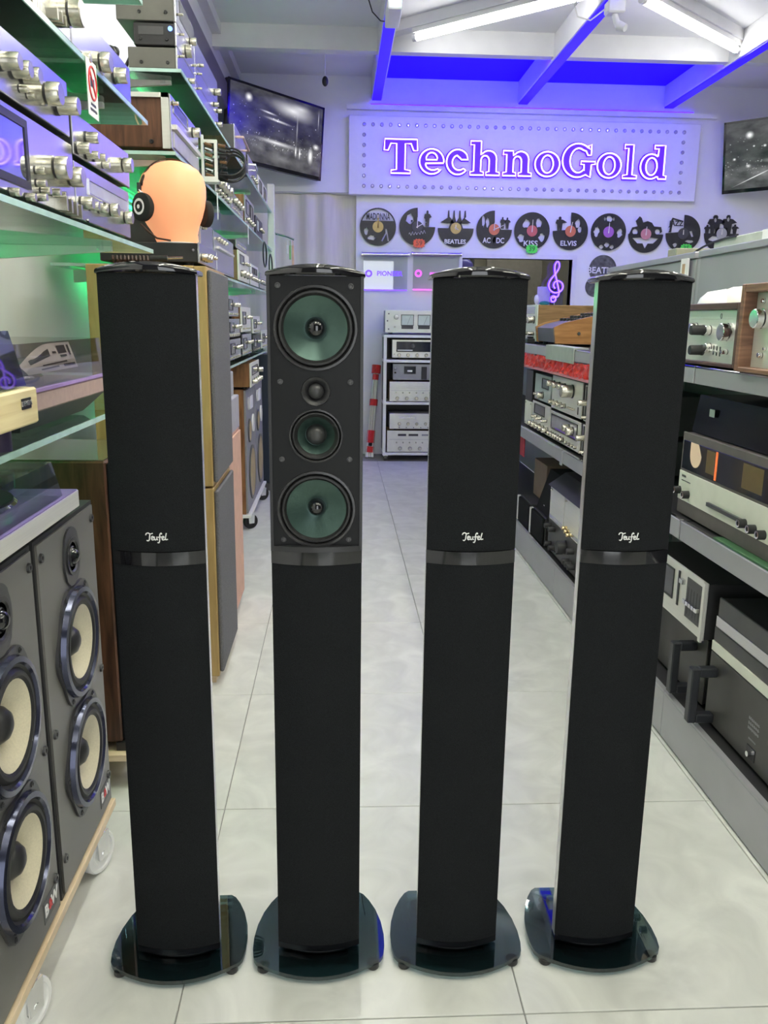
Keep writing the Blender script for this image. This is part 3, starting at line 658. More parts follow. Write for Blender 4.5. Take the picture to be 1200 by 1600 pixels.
def wheel(t, x, y, r=.045, w=.024, m=WHITEP, zt=.093, name='wheel', ax=(1, 0, 0)):
    A = Vector(ax).normalized(); T_ = Vector((-A.y, A.x, 0)); c_ = Vector((x, y, r))
    b = MB(); b.lathe(c_-A*(w/2), A, [(0, .004), (r*.35, .004), (r*.4, 0), (r*.55, 0), (r*.6, .004), (r*.78, .004), (r*.8, 0), (r*.94, 0), (r, .004), (r, w-.004), (r*.94, w), (r*.8, w), (r*.78, w-.004), (r*.6, w-.004), (r*.55, w), (r*.4, w), (r*.35, w-.004), (0, w-.004)], 28); wl = part(name, b, m, t)
    b = MB(); b.cyl(c_-A*(w/2+.006), c_+A*(w/2+.006), .006, seg=8); part('axle', b, CHROME, wl)
    b = MB()
    for s in (-1, 1):
        q = c_+A*(s*(w/2+.004)); b.prism([(-.016, .75*r), (.016, .75*r), (.020, zt-.001), (-.020, zt-.001)], lambda a, h, k: (q.x+T_.x*a+A.x*k, q.y+T_.y*a+A.y*k, h), -.0012, .0012)
    b.box(x-w/2-.005, x+w/2+.005, y-.018, y+.018, zt-.004, zt); part('fork', b, CHROME, wl)
for yy in (1.20, 1.61):
    for xx in (-.516, -.80): wheel(t, xx, yy, .0455, .024, WHITEP, .093, 'wheel', (.93, -.36, 0))
t = thing('turntable', 'silver turntable with clear dust cover standing on the studio speakers', 'turntable', (-.66, 1.36, .796))
b = MB(); b.box(-.84, -.49, 1.14, 1.571, .812, .845, 0, .002); part('plinth', b, SILV2, t)
b = MB(); b.box(-.8395, -.4895, 1.15, 1.56, .8455, .8475); part('violet_edge', b, mat('violet_edge_trim', (.22, .16, .42), .3), t)
for yy in (1.19, 1.52):
    for xx in (-.80, -.53): b = MB(); b.cyl((xx, yy, .796), (xx, yy, .813), .018, seg=12); part('foot', b, BLK, t)
platter(t, -.67, 1.34, .8475, .145); cover(t, -.835, -.495, 1.145, 1.495, .848, .912, CLEARA, .012)
b = MB(); b.box(-.80, -.60, 1.52, 1.56, .848, .885, 0, .004); part('hinge_block', b, SMOKE, t)
# --- rosewood cabinet on its own small dolly
t = thing('loudspeaker_cabinet', 'dark rosewood loudspeaker cabinet standing behind the studio speakers', 'speaker', (-.74, 2.12, .1))
b = MB(); b.box(-.95, -.545, 1.955, 2.30, .115, .832, 0, .004); part('cabinet', b, ROSE, t)
b = MB(); b.box(-.545, -.535, 1.96, 2.295, .12, .827, 0, .003); part('grille', b, GRILLE, t)
b = MB(); b.box(-.94, -.55, 1.96, 2.295, .8325, .835); part('glass_top', b, mat('bronze_glass_top', (.20, .17, .12), .06, .3, var=.1), t)
b = MB(); b.box(-.56, -.534, 1.952, 2.30, .0935, .115); part('plinth', b, BLK, t)
t = thing('dolly', 'small plywood dolly with white wheels under the rosewood cabinet', 'dolly', (-.74, 2.12, 0))
b = MB(); b.box(-.95, -.500, 1.93, 2.31, .075, .093, 0, .001); part('board', b, PLY, t)
for yy in (1.86+.12, 2.26):
    for xx in (-.52, -.88): wheel(t, xx, yy, .037, .022, WHITEP, .075)
# --- stacked tan speakers with grey grilles
def tan_speaker(z0, z1, label):
    t = thing('loudspeaker_cabinet', label, 'speaker', (-.56, 2.73, z0), 'stacked tan oak speakers')
    b = MB(); b.box(-.73, -.422, 2.545, 2.925, z0, z1, 0, .002); part('cabinet', b, TANW, t)
    b = MB(); b.box(-.420, -.385, 2.535, 2.935, z0+.002, z1-.002, 0, .002); part('front_frame', b, TANW, t)
    b = MB(); b.box(-.385, -.372, 2.548, 2.928, z0+.012, z1-.012, 0, .004); part('grille', b, mat('grey_speckled_grille', (.115, .115, .125), .85, var=.5, scale=420, bump=.5, bscale=420), t)
tan_speaker(.655, 1.308, 'upper tan oak speaker with grey grille under the orange head lamp')
tan_speaker(.03, .652, 'lower tan oak speaker with grey grille standing near the floor')
t = thing('floor_board', 'low pale board under the lower tan oak speaker', 'board', (-.56, 2.73, 0))
b = MB(); b.box(-.72, -.40, 2.56, 2.92, 0, .029); part('board', b, PLY, t)
# --- head lamp, headphones, black amplifier under it
u = Unit('amplifier', 'flat black amplifier under the orange head lamp', 'amplifier', 'L', -.412, 2.60, 2.95, 1.309, 1.377, .29, SILV, BLKM)
u.row(3, 2.64, 2.74, 1.338, .010, .02); u.row(4, 2.78, 2.92, 1.352, .005, .01)
for xx in (-.43, -.66):
    b = MB(); b.lathe((xx, 2.602, 1.355), (0, -1, 0), [(.005, 0), (.004, .003), (0, .003)], 10); part('screw', b, CHROME, u.root)
HC = Vector((-.503, 2.71, 1.378))
HEADM = emis('glowing_peach_head', (1, .40, .20), .50)
t = thing('head_lamp', 'glowing peach-orange mannequin head lamp wearing black headphones', 'lamp', HC)
rows = []
prof = [(0, .060, .055, .01), (.012, .064, .058, .008), (.03, .066, .062, .004), (.055, .078, .074, -.002), (.08, .090, .086, -.004), (.11, .098, .097, -.004), (.14, .1005, .102, -.002), (.17, .0985, .101, 0), (.195, .090, .093, .002), (.215, .074, .077, .003), (.228, .053, .055, .004), (.236, .028, .030, .004), (.2385, .003, .003, .004)]
for (h, rx, ry, sh) in prof:
    r = []
    for i in range(40):
        a = 2*math.pi*i/40; x = rx*math.cos(a)+sh; y = ry*math.sin(a)
        d = math.exp(-(((a-5.75+math.pi) % (2*math.pi)-math.pi)/.16)**2)
        x += math.cos(5.75)*.012*d*math.exp(-((h-.10)/.028)**2); y += math.sin(5.75)*.012*d*math.exp(-((h-.10)/.028)**2)
        r.append(HC+Vector((x, y, h)))
    rows.append(r)
b = MB(); b.grid(rows, 0, True, True); part('head', b, HEADM, t)
b = MB(); b.cyl(HC+Vector((.008, 0, 0)), HC+Vector((.008, 0, .004)), .062, seg=24); part('base_ring', b, WHITEP, t)
hp = thing('headphones', 'black open headphones with brown headband worn by the head lamp', 'headphones', HC+Vector((0, 0, .1)))
LEA = mat('dark_brown_leather', (.045, .018, .012), .5)
hs = Vector((.80, .60, 0)).normalized()  # left-right axis of the head
hb = [HC+hs*(.104*math.cos(a))+Vector((0, 0, .135+.110*math.sin(a))) for a in [math.radians(12+156*i/22) for i in range(23)]]
b = MB(); fr = hs.cross(Vector((0, 0, 1)))
rws = [[p+fr*(.013*k)+(p-(HC+Vector((0, 0, .135)))).normalized()*(.0015 if abs(k) < 1 else 0) for k in (-1, -.5, .5, 1)] for p in hb]
b.grid(rws); part('headband', b, LEA, hp)
for sgn in (-1, 1):
    cc = HC+hs*(sgn*.108)+Vector((.012 if sgn < 0 else 0, -.012 if sgn < 0 else 0, .098)); n = hs*sgn+Vector((0, -.45, 0)) if sgn < 0 else hs
    b = MB(); b.lathe(cc, n, [(0, -.012), (.036, -.012), (.040, -.006), (.040, .008), (.030, .012), (.022, .012), (.022, .010), (0, .010)], 28); e = part('ear_pad', b, mat('black_foam', (.015, .015, .016), .9, bump=.4, bscale=500), hp)
    b = MB(); b.lathe(cc+Vector(n).normalized()*.010, n, [(.023, 0), (.023, .005), (.016, .005), (.015, .002), (.006, .002), (.006, .007), (0, .007)], 24, ms=[0, 0, 1, 1, 0, 0]); part('driver_ring', b, [CHROME, BLK], e)
    b = MB(); b.tube([cc+Vector((0, 0, .040)), HC+hs*(sgn*.110)+Vector((0, 0, .15))], .0025, 6); b.tube([cc+fr*.03, cc+Vector((0, 0, .042))+fr*.004, cc-fr*.03], .002, 6); part('yoke', b, CHROME, e)
    b = MB(); q = HC+hs*(sgn*.107)+Vector((0, 0, .155)); b.cyl(q-Vector((0, 0, .012)), q+Vector((0, 0, .012)), .007, seg=8); part('slider_block', b, BLK, e)
cb = [HC+hs*-.1+Vector((0, -.03, .05)), HC+Vector((-.06, -.10, .03)), HC+Vector((-.03, -.115, .008)), HC+Vector((.01, -.115, .002))]
b = MB(); b.tube(cb, .003, 6); part('cable', b, LEA, hp)
t = thing('headphone_cable', 'dark braided headphone cable with silver plug lying in front of the flat black amplifier', 'cable', (-.55, 2.575, 1.309))
b = MB(); b.tube([(-.66+.11*i/60, 2.574+.010*math.cos(i*1.05), 1.3235+.010*math.sin(i*1.05)) for i in range(61)], .004, 6); part('coil', b, LEA, t)
b = MB(); b.cyl((-.55, 2.574, 1.326), (-.50, 2.572, 1.329), .009, .008, 12); part('sleeve', b, BLK, t)
b = MB(); b.cyl((-.50, 2.572, 1.329), (-.455, 2.570, 1.331), .0038, .003, 10); part('plug', b, CHROME, t)
# --- near stack of black mini units on the high shelf
def mini(y0, y1, z0, z1, label, kn, tone=DGREY, dep=.15, x=XF):
    u = Unit('mini_amplifier', label, 'amplifier', 'L', x, y0, y1, z0, z1, dep, SILV, tone, 'mini amplifiers on the high glass shelf', feet=False)
    for (f, h, r, l) in kn: u.knob(y0+(y1-y0)*f, z0+(z1-z0)*h, r, l)
    for xx in (x-.03, x-.11):
        for hh in (.3,):
            b = MB(); b.lathe((xx, y0+.002, z0+(z1-z0)*hh), (0, -1, 0), [(.006, 0), (.005, .003), (.002, .003), (0, .001)], 10); part('screw', b, BLK, u.root)
    return u
GM = mat('olive_grey_metal', (.12, .118, .105), .45, var=.06)
mini(2.86, 3.195, 1.909, 1.972, 'lowest mini amplifier in the near stack on the high glass shelf', [(.12, .75, .004, .016), (.62, .3, .009, .02)], GM)
u = mini(2.86, 3.195, 1.974, 2.040, 'black middle mini amplifier with blue power light in the near stack', [(.2, .8, .004, .014), (.5, .5, .02, .02), (.9, .4, .004, .015)], BLKM, .13)
b = MB(); b.lathe((-.518, 2.861, 2.022), (0, -1, 0), [(.007, 0), (.007, .003), (0, .003)], 12); part('power_light', b, emis('blue_power_light', (.15, .3, 1), 2), u.root)
b = MB(); b.box(-.615, -.54, 2.8605, 2.8615, 2.005, 2.028); part('rating_label', b, DGREY, u.root)
u = mini(2.86, 3.195, 2.042, 2.13, 'tall top mini amplifier in the near stack, cut by the upper frame edge', [(.1, .35, .004, .018), (.75, .2, .012, .022)], GM, .18)
u.rect('dark_panel', 2.93, 3.19, 2.07, 2.125, .0015, DGREY)
mini(3.20, 3.76, 1.909, 1.962, 'lower long mini amplifier in the second stack on the high shelf', [(.08, .75, .004, .016), (.93, .4, .010, .022)], GM)
mini(3.20, 3.76, 1.964, 2.014, 'middle long mini amplifier in the second stack on the high shelf', [(.1, .7, .004, .016), (.8, .5, .009, .02), (.95, .4, .008, .02)], GM)
u = mini(3.20, 3.76, 2.016, 2.10, 'top long mini amplifier with two knobs in the second stack', [(.85, .3, .013, .026), (.2, .3, .006, .015)], GM)
t = thing('black_cable', 'bundle of looped black cable behind the near mini amplifier stack', 'cable', (-.68, 2.88, 1.909))
b = MB()
for k in range(3): b.tube([(-.70-.028+.028*math.cos(a)*(1+.15*k), 2.885+.012*k, 1.945+.032*math.sin(a+.4*k)) for a in [i*math.pi/10 for i in range(20)]], .006, 6, True)
b.tube([(-.665, 2.89, 1.92), (-.66, 2.93, 1.955), (-.65, 2.98, 1.985)], .006, 6); part('cable', b, BLK, t)
# --- rest of the high shelf
u = Unit('amplifier', 'silver amplifier with a long pale handle far along the high glass shelf', 'amplifier', 'L', XF, 4.33, 4.82, 1.909, 2.062, .3, SILV, DGREY, feet=False)
b = MB(); b.tube([(XF, 4.42, 2.02), (XF+.03, 4.42, 2.02), (XF+.03, 4.68, 2.005), (XF, 4.68, 2.005)], .006, 8); part('handle', b, TTBR, u.root)
for i in range(7): u.knob(4.40+.055*i, 1.94, .005, .01)
u = Unit('amplifier', 'silver amplifier with chrome grip at the far end of the high glass shelf', 'amplifier', 'L', XF, 4.95, 5.42, 1.909, 2.035, .3, SILV, BLKM, feet=False)
b = MB(); b.tube([(XF, 5.02, 1.995), (XF+.03, 5.02, 1.995), (XF+.03, 5.12, 1.98), (XF, 5.12, 1.98)], .006, 8); part('handle', b, CHROME, u.root); u.row(4, 5.15, 5.38, 1.95, .009, .015)
u = Unit('tape_deck', 'pale cassette deck with two dark windows at the end of the high shelf', 'tape deck', 'L', XF, 5.5, 6.2, 1.909, 2.02, .3, CREAM, BLKM, feet=False)
u.window(5.6, 5.75, 1.935, 2.0); u.window(5.9, 6.05, 1.935, 2.0)
# --- rosewood receiver and its row
u = Unit('receiver', 'rosewood-cased receiver with silver face under the mini amplifiers', 'receiver', 'L', XF, 2.715, 3.215, 1.644, 1.806, .30, SILV, ROSE)
b = MB(); b.box(XF-.026, XF-.005, 2.707, 2.714, 1.652, 1.806); b.box(XF-.3, XF-.005, 2.707, 2.714, 1.793, 1.806); part('side_trim', b, SILV2, u.root)
b = MB(); b.lathe((XF-.06, 2.714, 1.672), (0, -1, 0), [(.007, 0), (.006, .004), (.002, .004), (0, .001)], 12); part('screw', b, BLK, u.root)
u.window(2.76, 3.0, 1.765, 1.795, DIAL, SILV); u.knob(3.10, 1.775, .016, .026); u.knob(2.745, 1.785, .006, .02)
u.rect('ribbed_bar', 2.74, 3.19, 1.712, 1.726, .012, SILV2); u.rect('keys_panel', 2.74, 3.19, 1.66, 1.705, .004, mat('grey_key_panel', (.45, .45, .48), .4, .3))
t = thing('cable_holder', 'white holder frame with black and brown audio cables looped through it', 'cable holder', (-.46, 3.30, 1.644))
b = MB(); y = 3.285
for q in ((-.502, -.494, 1.652, 1.806), (-.455, -.445, 1.652, 1.79), (-.494, -.455, 1.778, 1.79), (-.494, -.455, 1.652, 1.664)): b.box(q[0], q[1], y, y+.016, q[2], q[3])
b.box(-.51, -.44, y-.01, y+.05, 1.644, 1.652); part('frame', b, WHITEP, t)
BRC = mat('brown_cable_plug', (.16, .075, .03), .5)
for k in range(7):
    z = 1.775-.017*k; r = .052-.003*(k % 3); zc = 1.72-.006*(k % 4); ph = .01*k
    pts = [(-.49, y+.008+ph, z), (-.45, y+.01+ph, z+.004)]+[(-.40+.052*math.cos(a), y+.03+ph+.03*math.sin(a), zc+r*math.sin(a)) for a in [math.radians(100-200*i/14) for i in range(15)]]+[(-.45, y+.02+ph, 1.675-.002*k)]
    b = MB(); b.tube(pts, .004, 6); part('cable', b, BLK, t)
    b = MB(); b.cyl((-.488, y-.003+ph*.3, z), (-.462, y-.003+ph*.3, z-.008), .006, seg=8); part('plug', b, BRC if k % 2 == 0 else CHROME, t)
    b = MB(); b.cyl((-.44, y+.008+ph, z-.003), (-.415, y+.008+ph, z-.006), .0055, seg=8); part('plug', b, BRC if k % 3 == 0 else BLK, t)
u = Unit('amplifier', 'silver amplifier with clustered knobs beyond the cable holder', 'amplifier', 'L', XF, 3.62, 4.10, 1.644, 1.745, .3, SILV, DGREY)
u.row(3, 3.7, 3.86, 1.70, .018, .03); u.row(5, 3.68, 4.02, 1.668, .007, .016); u.knob(3.98, 1.705, .02, .03)
u = Unit('amplifier', 'small silver amplifier with push keys further along the cable holder shelf', 'amplifier', 'L', XF, 4.14, 4.62, 1.644, 1.735, .3, SILV, DGREY)
u.row(4, 4.22, 4.5, 1.70, .012, .022); u.buttons(7, 4.2, 4.56, 1.667)
u = Unit('receiver', 'walnut-cased receiver near the end of the cable holder shelf', 'receiver', 'L', XF, 4.72, 5.2, 1.644, 1.80, .3, SILV, WALN); u.window(4.78, 4.95, 1.71, 1.775); u.window(5.0, 5.12, 1.71, 1.775); u.row(4, 4.8, 5.12, 1.68, .009, .02)
u = Unit('tape_deck', 'dark cassette deck at the far end of the cable holder shelf', 'tape deck', 'L', XF, 5.3, 5.75, 1.644, 1.76, .3, DGREY, BLKM); u.window(5.36, 5.5, 1.68, 1.74, METER); u.row(3, 5.55, 5.7, 1.7, .01, .02)
for k, (yy, z, lab) in enumerate(((3.56, 1.643, 'white price strip hanging from the cable holder shelf, nearer one'), (4.72, 1.643, 'white price strip hanging from the cable holder shelf, farther one'))):
    t = thing('price_strip', lab, 'tag', (-.484, yy, z-.09)); b = MB(); b.box(-.4865, -.485, yy-.012, yy+.012, z-.10, z+.002); part('strip', b, PAPER, t)
# --- lavender-lit decks on the shelf at 1.33
u = Unit('tape_deck', 'silver deck with cassette door right behind the head lamp', 'tape deck', 'L', XF, 2.99, 3.50, 1.334, 1.505, .28, SILV, DGREY)
u.rect('cassette_door', 3.16, 3.40, 1.40, 1.47, .006, SILV); u.row(3, 3.04, 3.12, 1.38, .011, .022); u.row(3, 3.05, 3.25, 1.482, .008, .018); u.rect('slot', 3.16, 3.42, 1.392, 1.398, .002, BLK)
u = Unit('tape_deck', 'tall silver deck with a handle bar beside the olive-brown amplifier', 'tape deck', 'L', XF, 3.53, 4.16, 1.334, 1.50, .28, SILV, DGREY)
u.rect('handle_bar', 3.6, 4.1, 1.435, 1.445, .012, SILV2); u.rect('lower_panel', 3.58, 4.12, 1.35, 1.42, .003, SILV); u.row(4, 3.62, 3.86, 1.475, .007, .015)
OLV = mat('olive_brown_casing', (.20, .135, .06), .5, var=.06)
u = Unit('amplifier', 'olive-brown cased amplifier with white side handle on the left shelving', 'amplifier', 'L', XF, 4.35, 4.86, 1.334, 1.49, .24, CREAM, OLV)
b = MB(); b.tube([(-.57, 4.352, 1.36), (-.57, 4.335, 1.365), (-.57, 4.335, 1.465), (-.57, 4.352, 1.47)], .005, 6); part('handle', b, WHITEP, u.root)
u.window(4.42, 4.6, 1.43, 1.47); u.row(3, 4.45, 4.75, 1.38, .016, .03); u.row(5, 4.65, 4.82, 1.44, .007, .015)
u = Unit('tape_deck', 'black deck resting on top of the olive-brown amplifier', 'tape deck', 'L', XF-.01, 4.37, 4.84, 1.491, 1.54, .2, SILV, BLKM); u.buttons(5, 4.45, 4.75, 1.52)
u = Unit('receiver', 'white-faced receiver at the end of the head lamp shelf', 'receiver', 'L', XF, 4.95, 5.4, 1.334, 1.46, .28, WHITEP, MGREY); u.row(5, 5.0, 5.35, 1.38, .011, .02); u.window(5.02, 5.3, 1.41, 1.44)
u = Unit('amplifier', 'silver amplifier last on the head lamp shelf before the curtain', 'amplifier', 'L', XF, 5.5, 5.95, 1.334, 1.44, .28, SILV, MGREY); u.row(4, 5.56, 5.9, 1.385, .012, .02)
# --- small decks on the low shelf
def deck(y0, y1, z0, z1, label, body=BLKM, face=SILV, kind=0):
    u = Unit('cassette_deck', label, 'cassette deck', 'L', XF, y0, y1, z0, z1, .24, face, body, 'small decks on the low left glass shelf')
    h = z1-z0; w = y1-y0
    u.window(y0+w*.12, y0+w*.45, z0+h*.38, z0+h*.8, DIAL); u.row(3, y0+w*.6, y0+w*.9, z0+h*.62, .010, .018); u.buttons(5, y0+w*.12, y0+w*.88, z0+h*.2, .014, .010, .008)
deck(3.92, 4.36, .956, 1.06, 'lowest small deck in the first stack on the low glass shelf')
deck(3.90, 4.34, 1.061, 1.155, 'middle small deck in the first stack on the low glass shelf')
deck(3.88, 4.30, 1.156, 1.26, 'topmost grey small deck in the first stack on the low glass shelf', MGREY)
deck(4.45, 4.90, .956, 1.075, 'lower silver deck in the second stack on the low glass shelf', BLKM)
deck(4.42, 4.88, 1.077, 1.215, 'walnut-sided deck in the second stack on the low glass shelf', WALN, CREAM)
deck(5.0, 5.45, .956, 1.06, 'black small deck in the third stack on the low glass shelf', BLKM, DGREY)
deck(5.0, 5.45, 1.061, 1.17, 'upper pale deck in the third stack on the low glass shelf', MGREY, CREAM)
deck(5.55, 6.0, .956, 1.08, 'last small deck on the low glass shelf near the white post', MGREY, CREAM)
t = thing('loop_cable', 'black cable loops hanging by the far shelf end', 'cable', (-.5, 5.6, 1.55)); b = MB()
for k in range(2): b.tube([(-.47+.02*k, 5.55+.12*math.cos(a)+.2*k, 1.55+.075*math.sin(a)-.06*k) for a in [i*math.pi/9 for i in range(18)]], .005, 5, True)
part('cable', b, BLK, t)
# --- white post and key rings at the far end
t = thing('shelf_post', 'white upright post at the far end of the left shelving', 'post', (-.49, 6.45, 0)); b = MB(); b.box(-.52, -.47, 6.42, 6.48, 0, 2.1, 0, .004); part('post', b, WHITEP, t)
b = MB(); b.tube([(-.47, 6.44, 1.76), (-.38, 6.44, 1.74), (-.33, 6.44, 1.72)], .008, 6); part('hook', b, CHROME, t)
t = thing('key_rings', 'coloured key rings dangling from the hook on the white post', 'key rings', (-.36, 6.44, 1.55))
for k, (c, l) in enumerate((((.75, .45, .35), .14), ((.25, .5, .2), .10), ((.8, .8, .8), .06))):
    b = MB(); x = -.34-.02*k; b.tube([(x, 6.44, 1.715), (x, 6.44, 1.68)], .003, 5); b.box(x-.008, x+.008, 6.437, 6.443, 1.68-l, 1.68, 0, .002); part('fob', b, mat('key_fob_%d' % k, c, .4), t)
# --- floor row: grey box on peach cabinet, dark slim cabinet, grey-baffle speakers on dolly
t = thing('loudspeaker_cabinet', 'peach-coloured tall cabinet standing behind the tan oak speakers', 'speaker', (-.6, 3.2, .02)); b = MB(); b.box(-.80, -.408, 3.02, 3.42, .03, .73, 0, .003); part('cabinet', b, mat('peach_laminate', (.60, .37, .28), .5), t)
b = MB(); b.box(-.408, -.400, 3.03, 3.41, .04, .72, 0, .002); part('grille', b, mat('peach_cloth', (.62, .38, .29), .8), t)
for yy in (3.1, 3.35): b = MB(); b.box(-.78, -.43, yy-.02, yy+.02, 0, .03); part('foot', b, PLY, t)
t = thing('storage_box', 'stepped grey box standing on the peach cabinet', 'box', (-.6, 3.2, .731)); b = MB(); b.box(-.80, -.405, 3.03, 3.42, .7305, .86, 0, .003); b.box(-.78, -.42, 3.05, 3.38, .86, .955, 0, .003); part('box', b, mat('lavender_grey_box', (.40, .39, .44), .5), t)
t = thing('loudspeaker_cabinet', 'slim dark brown cabinet between the peach cabinet and the grey-baffle speakers', 'speaker', (-.65, 3.85, 0)); b = MB(); b.box(-.85, -.50, 3.62, 4.15, .02, .70, 0, .003); part('cabinet', b, ROSE, t); b = MB(); b.box(-.5, -.49, 3.63, 4.14, .03, .69, 0, .002); part('grille', b, DGREY, t); b = MB(); b.box(-.83, -.52, 3.64, 4.13, 0, .02); part('plinth', b, BLK, t)
def big_speaker(y0, y1, label):
    x = -.5; t = thing('loudspeaker_cabinet', label, 'speaker', (x-.16, (y0+y1)/2, .1), 'walnut speakers with grey baffles')
    b = MB(); b.box(x-.32, x-.012, y0, y1, .100, .785, 0, .003); part('cabinet', b, WALN, t)
    b = MB(); b.box(x-.012, x, y0+.004, y1-.004, .106, .78, 0, .002); part('baffle', b, mat('blue_grey_baffle', (.25, .25, .27), .5), t)
    c = (y0+y1)/2; n = (1, 0, 0)
    CR = mat('ochre_paper_cone', (.42, .33, .17), .6)
    for (yy, zz, r, m1) in ((c, .30, .155, CR), (c-.10, .55, .065, CR), (c+.10, .57, .05, mat('pale_horn_ring', (.65, .66, .64), .4))):
        b = MB(); b.lathe((x, yy, zz), n, [(r, 0), (r, .008), (r*.88, .008), (r*.86, .003)], 32); d = part('driver', b, WHITEP if r < .06 else DGREY, t)
        b = MB(); b.lathe((x, yy, zz), n, [(r*.88, .0075), (r*.3, .001), (r*.28, .002), (0, .012)], 32); part('cone', b, m1, d)
    b = MB(); b.lathe((x, c-.11, .70), n, [(.035, 0), (.035, .006), (.02, .003), (0, .006)], 24); part('tweeter', b, mat('pale_horn_ring', (.65, .66, .64), .4), t)
    b = MB(); b.box(x, x+.004, c-.02, c+.10, .66, .73); part('attenuator_plate', b, PAPER, t)
big_speaker(4.53, 5.00, 'walnut speaker with grey baffle and ochre woofer, nearer one on the dolly')
big_speaker(5.02, 5.49, 'walnut speaker with grey baffle and ochre woofer, farther one on the dolly')
t = thing('dolly', 'white-edged dolly on black wheels under the grey-baffle speakers', 'dolly', (-.65, 5.0, 0)); b = MB(); b.box(-.84, -.485, 4.51, 5.52, .084, .099, 0, .001); part('board', b, WHITEP, t)
for yy in (4.62, 5.38):
    for xx in (-.50, -.78): wheel(t, xx, yy, .042, .026, BLK, .084, 'wheel', (.55, -.83, 0))
u = Unit('receiver', 'rosewood-cased receiver with cream face on top of the grey-baffle speaker', 'receiver', 'L', -.47, 4.52, 5.0, .787, .925, .30, CREAM, WALN); u.row(4, 4.6, 4.92, .825, .012, .03); u.window(4.6, 4.9, .86, .90); u.knob(4.95, .87, .015, .03)
t = thing('tower_speaker', 'narrow dark navy tower speaker by the far end of the left shelving', 'speaker', (-.52, 5.85, 0)); b = MB(); b.box(-.68, -.42, 5.7, 6.0, .05, .92, 0, .004); part('cabinet', b, mat('dark_navy_lacquer', (.02, .03, .05), .3), t); b = MB(); b.box(-.42, -.412, 5.71, 5.99, .06, .91, 0, .003); part('grille', b, GRILLE, t); b = MB(); b.box(-.72, -.38, 5.68, 6.02, 0, .05, 0, .004); part('plinth', b, DGREY, t)
# ------------------------------------------------------------------ grey steel shelving on the right
GST = mat('grey_shelf_steel', (.42, .42, .45), .38, .35, var=.04, scale=8)
GPAN = mat('grey_back_panel', (.34, .35, .37), .5, .1, var=.04, scale=6)
GD0, GD1 = .9, 6.3
t = thing('gondola_shelving', 'long grey steel display shelving unit along the right of the aisle', 'shelving', (1.14, 2.6, 0))
for (y0, y1) in ((.9, 2.16), (2.163, 3.40), (3.403, GD1)):
    b = MB(); b.box(.926, .932, y0, y1, .004, .135, 0, .002); b.box(.926, .94, y0, y1, .135, .142); part('plinth_panel', b, GST, t)
    b = MB(); b.box(.940, 1.345, y0, y1, .120, .140); part('deck', b, BLKM, t)
    for (z0, z1, m) in ((.588, .640, GST), (1.010, 1.052, GST)):
        b = MB(); b.box(.926, .930, y0+.002, y1-.002, z0, z1, 0, .0015); b.box(.930, 1.345, y0+.002, y1-.002, z1-.022, z1-.004); s = part('shelf_panel', b, m, t)
        b = MB(); b.box(.926, .938, y0+.002, y1-.002, z1-.003, z1+.003, 0, .001); part('edge_rail', b, CHROME, s)
        b = MB(); b.box(.940, 1.34, y0+.004, y1-.004, z1-.004, z1-.001); part('rubber_mat', b, BLKM, s)
        if y1 > 3: b = MB(); b.box(.92, .926, y1-.018, y1+.010, z0-.008, z1+.002, 0, .001); part('joint_clip', b, GST, s)
for (y0, y1) in ((.9, 2.16), (2.163, 3.185), (3.225, GD1)):
    for (z0, z1) in ((.142, .62), (.622, 1.04), (1.042, 1.40 if y0 > 3.2 else 1.405)):
        ye = min(y1, 4.28) if z1 > 1.2 else y1
        b = MB(); b.box(1.346, 1.362, y0, ye, z0, z1, 0, .002); part('back_panel', b, GPAN, t)
    b = MB(); b.box(1.338, 1.372, y0-.002, min(y1, 4.28)+.002, 1.402, 1.426, 0, .002); part('top_rail', b, GST, t)
for yy in (.92, 2.16, 3.205, 4.26):
    b = MB(); b.box(1.352, 1.385, yy-.018, yy+.018, .0, 1.40, 0, .002); part('upright', b, GST, t)
    for zz in (.57, .99):
        b = MB(); b.prism([(1.335, 0), (1.335, .05), (1.0, .05), (.99, .035)], lambda a, h, k: (a, k, zz-.03+h), yy-.004, yy+.004); part('bracket', b, DGREY, t)
b = MB(); b.box(1.325, 1.334, 3.255, 3.315, 1.30, 1.405); part('label_holder', b, PAPER, t); b = MB(); b.box(1.3240, 1.325, 3.272, 3.298, 1.33, 1.385); part('label_print', b, mat('copper_print', (.5, .32, .2), .5), t)
for yy in (1.0, 2.0, 3.3, 4.2):
    b = MB(); b.box(.99, 1.33, yy-.03, yy+.03, 0, .12); part('foot', b, DGREY, t)
XR_ = .955
# --- counter: two wooden cased amplifiers
def wood_case(u, m, w=.016, over=.012, d=.30):
    b = MB(); a0, a1, z0, z1 = u.a0, u.a1, u.z0+.010, u.z1
    for q in ((a0-w, a0, z0-w*.6, z1+w), (a1, a1+w, z0-w*.6, z1+w), (a0, a1, z1, z1+w), (a0, a1, z0-w*.6, z0)): u.bx(b, q[0], q[1], -d, over, q[2], q[3], 0, .002)
    return part('wooden_case', b, m, u.root)
DWAL = wood('dark_walnut', (.065, .030, .028), (.12, .06, .05))
u = Unit('amplifier', 'dark walnut cased silver amplifier on the right counter', 'amplifier', 'R', XR_, 1.995, 2.40, 1.058, 1.198, .30, SILV2, DGREY, 'wood-cased amplifiers on the right counter', feet=False)
wood_case(u, DWAL)
u.rect('top_strip', 1.998, 2.397, 1.175, 1.196, .001, SILV2); u.kp(1143, 519, .022, .03, CHROME, 'step'); u.kp(1109, 516, .012, .014, CHROME, 'std'); u.kp(1100, 516, .013, .036, BLKM, 'std'); u.kp(1109, 543, .011, .014, CHROME, 'std'); u.kp(1098, 547, .013, .036, BLKM, 'std')
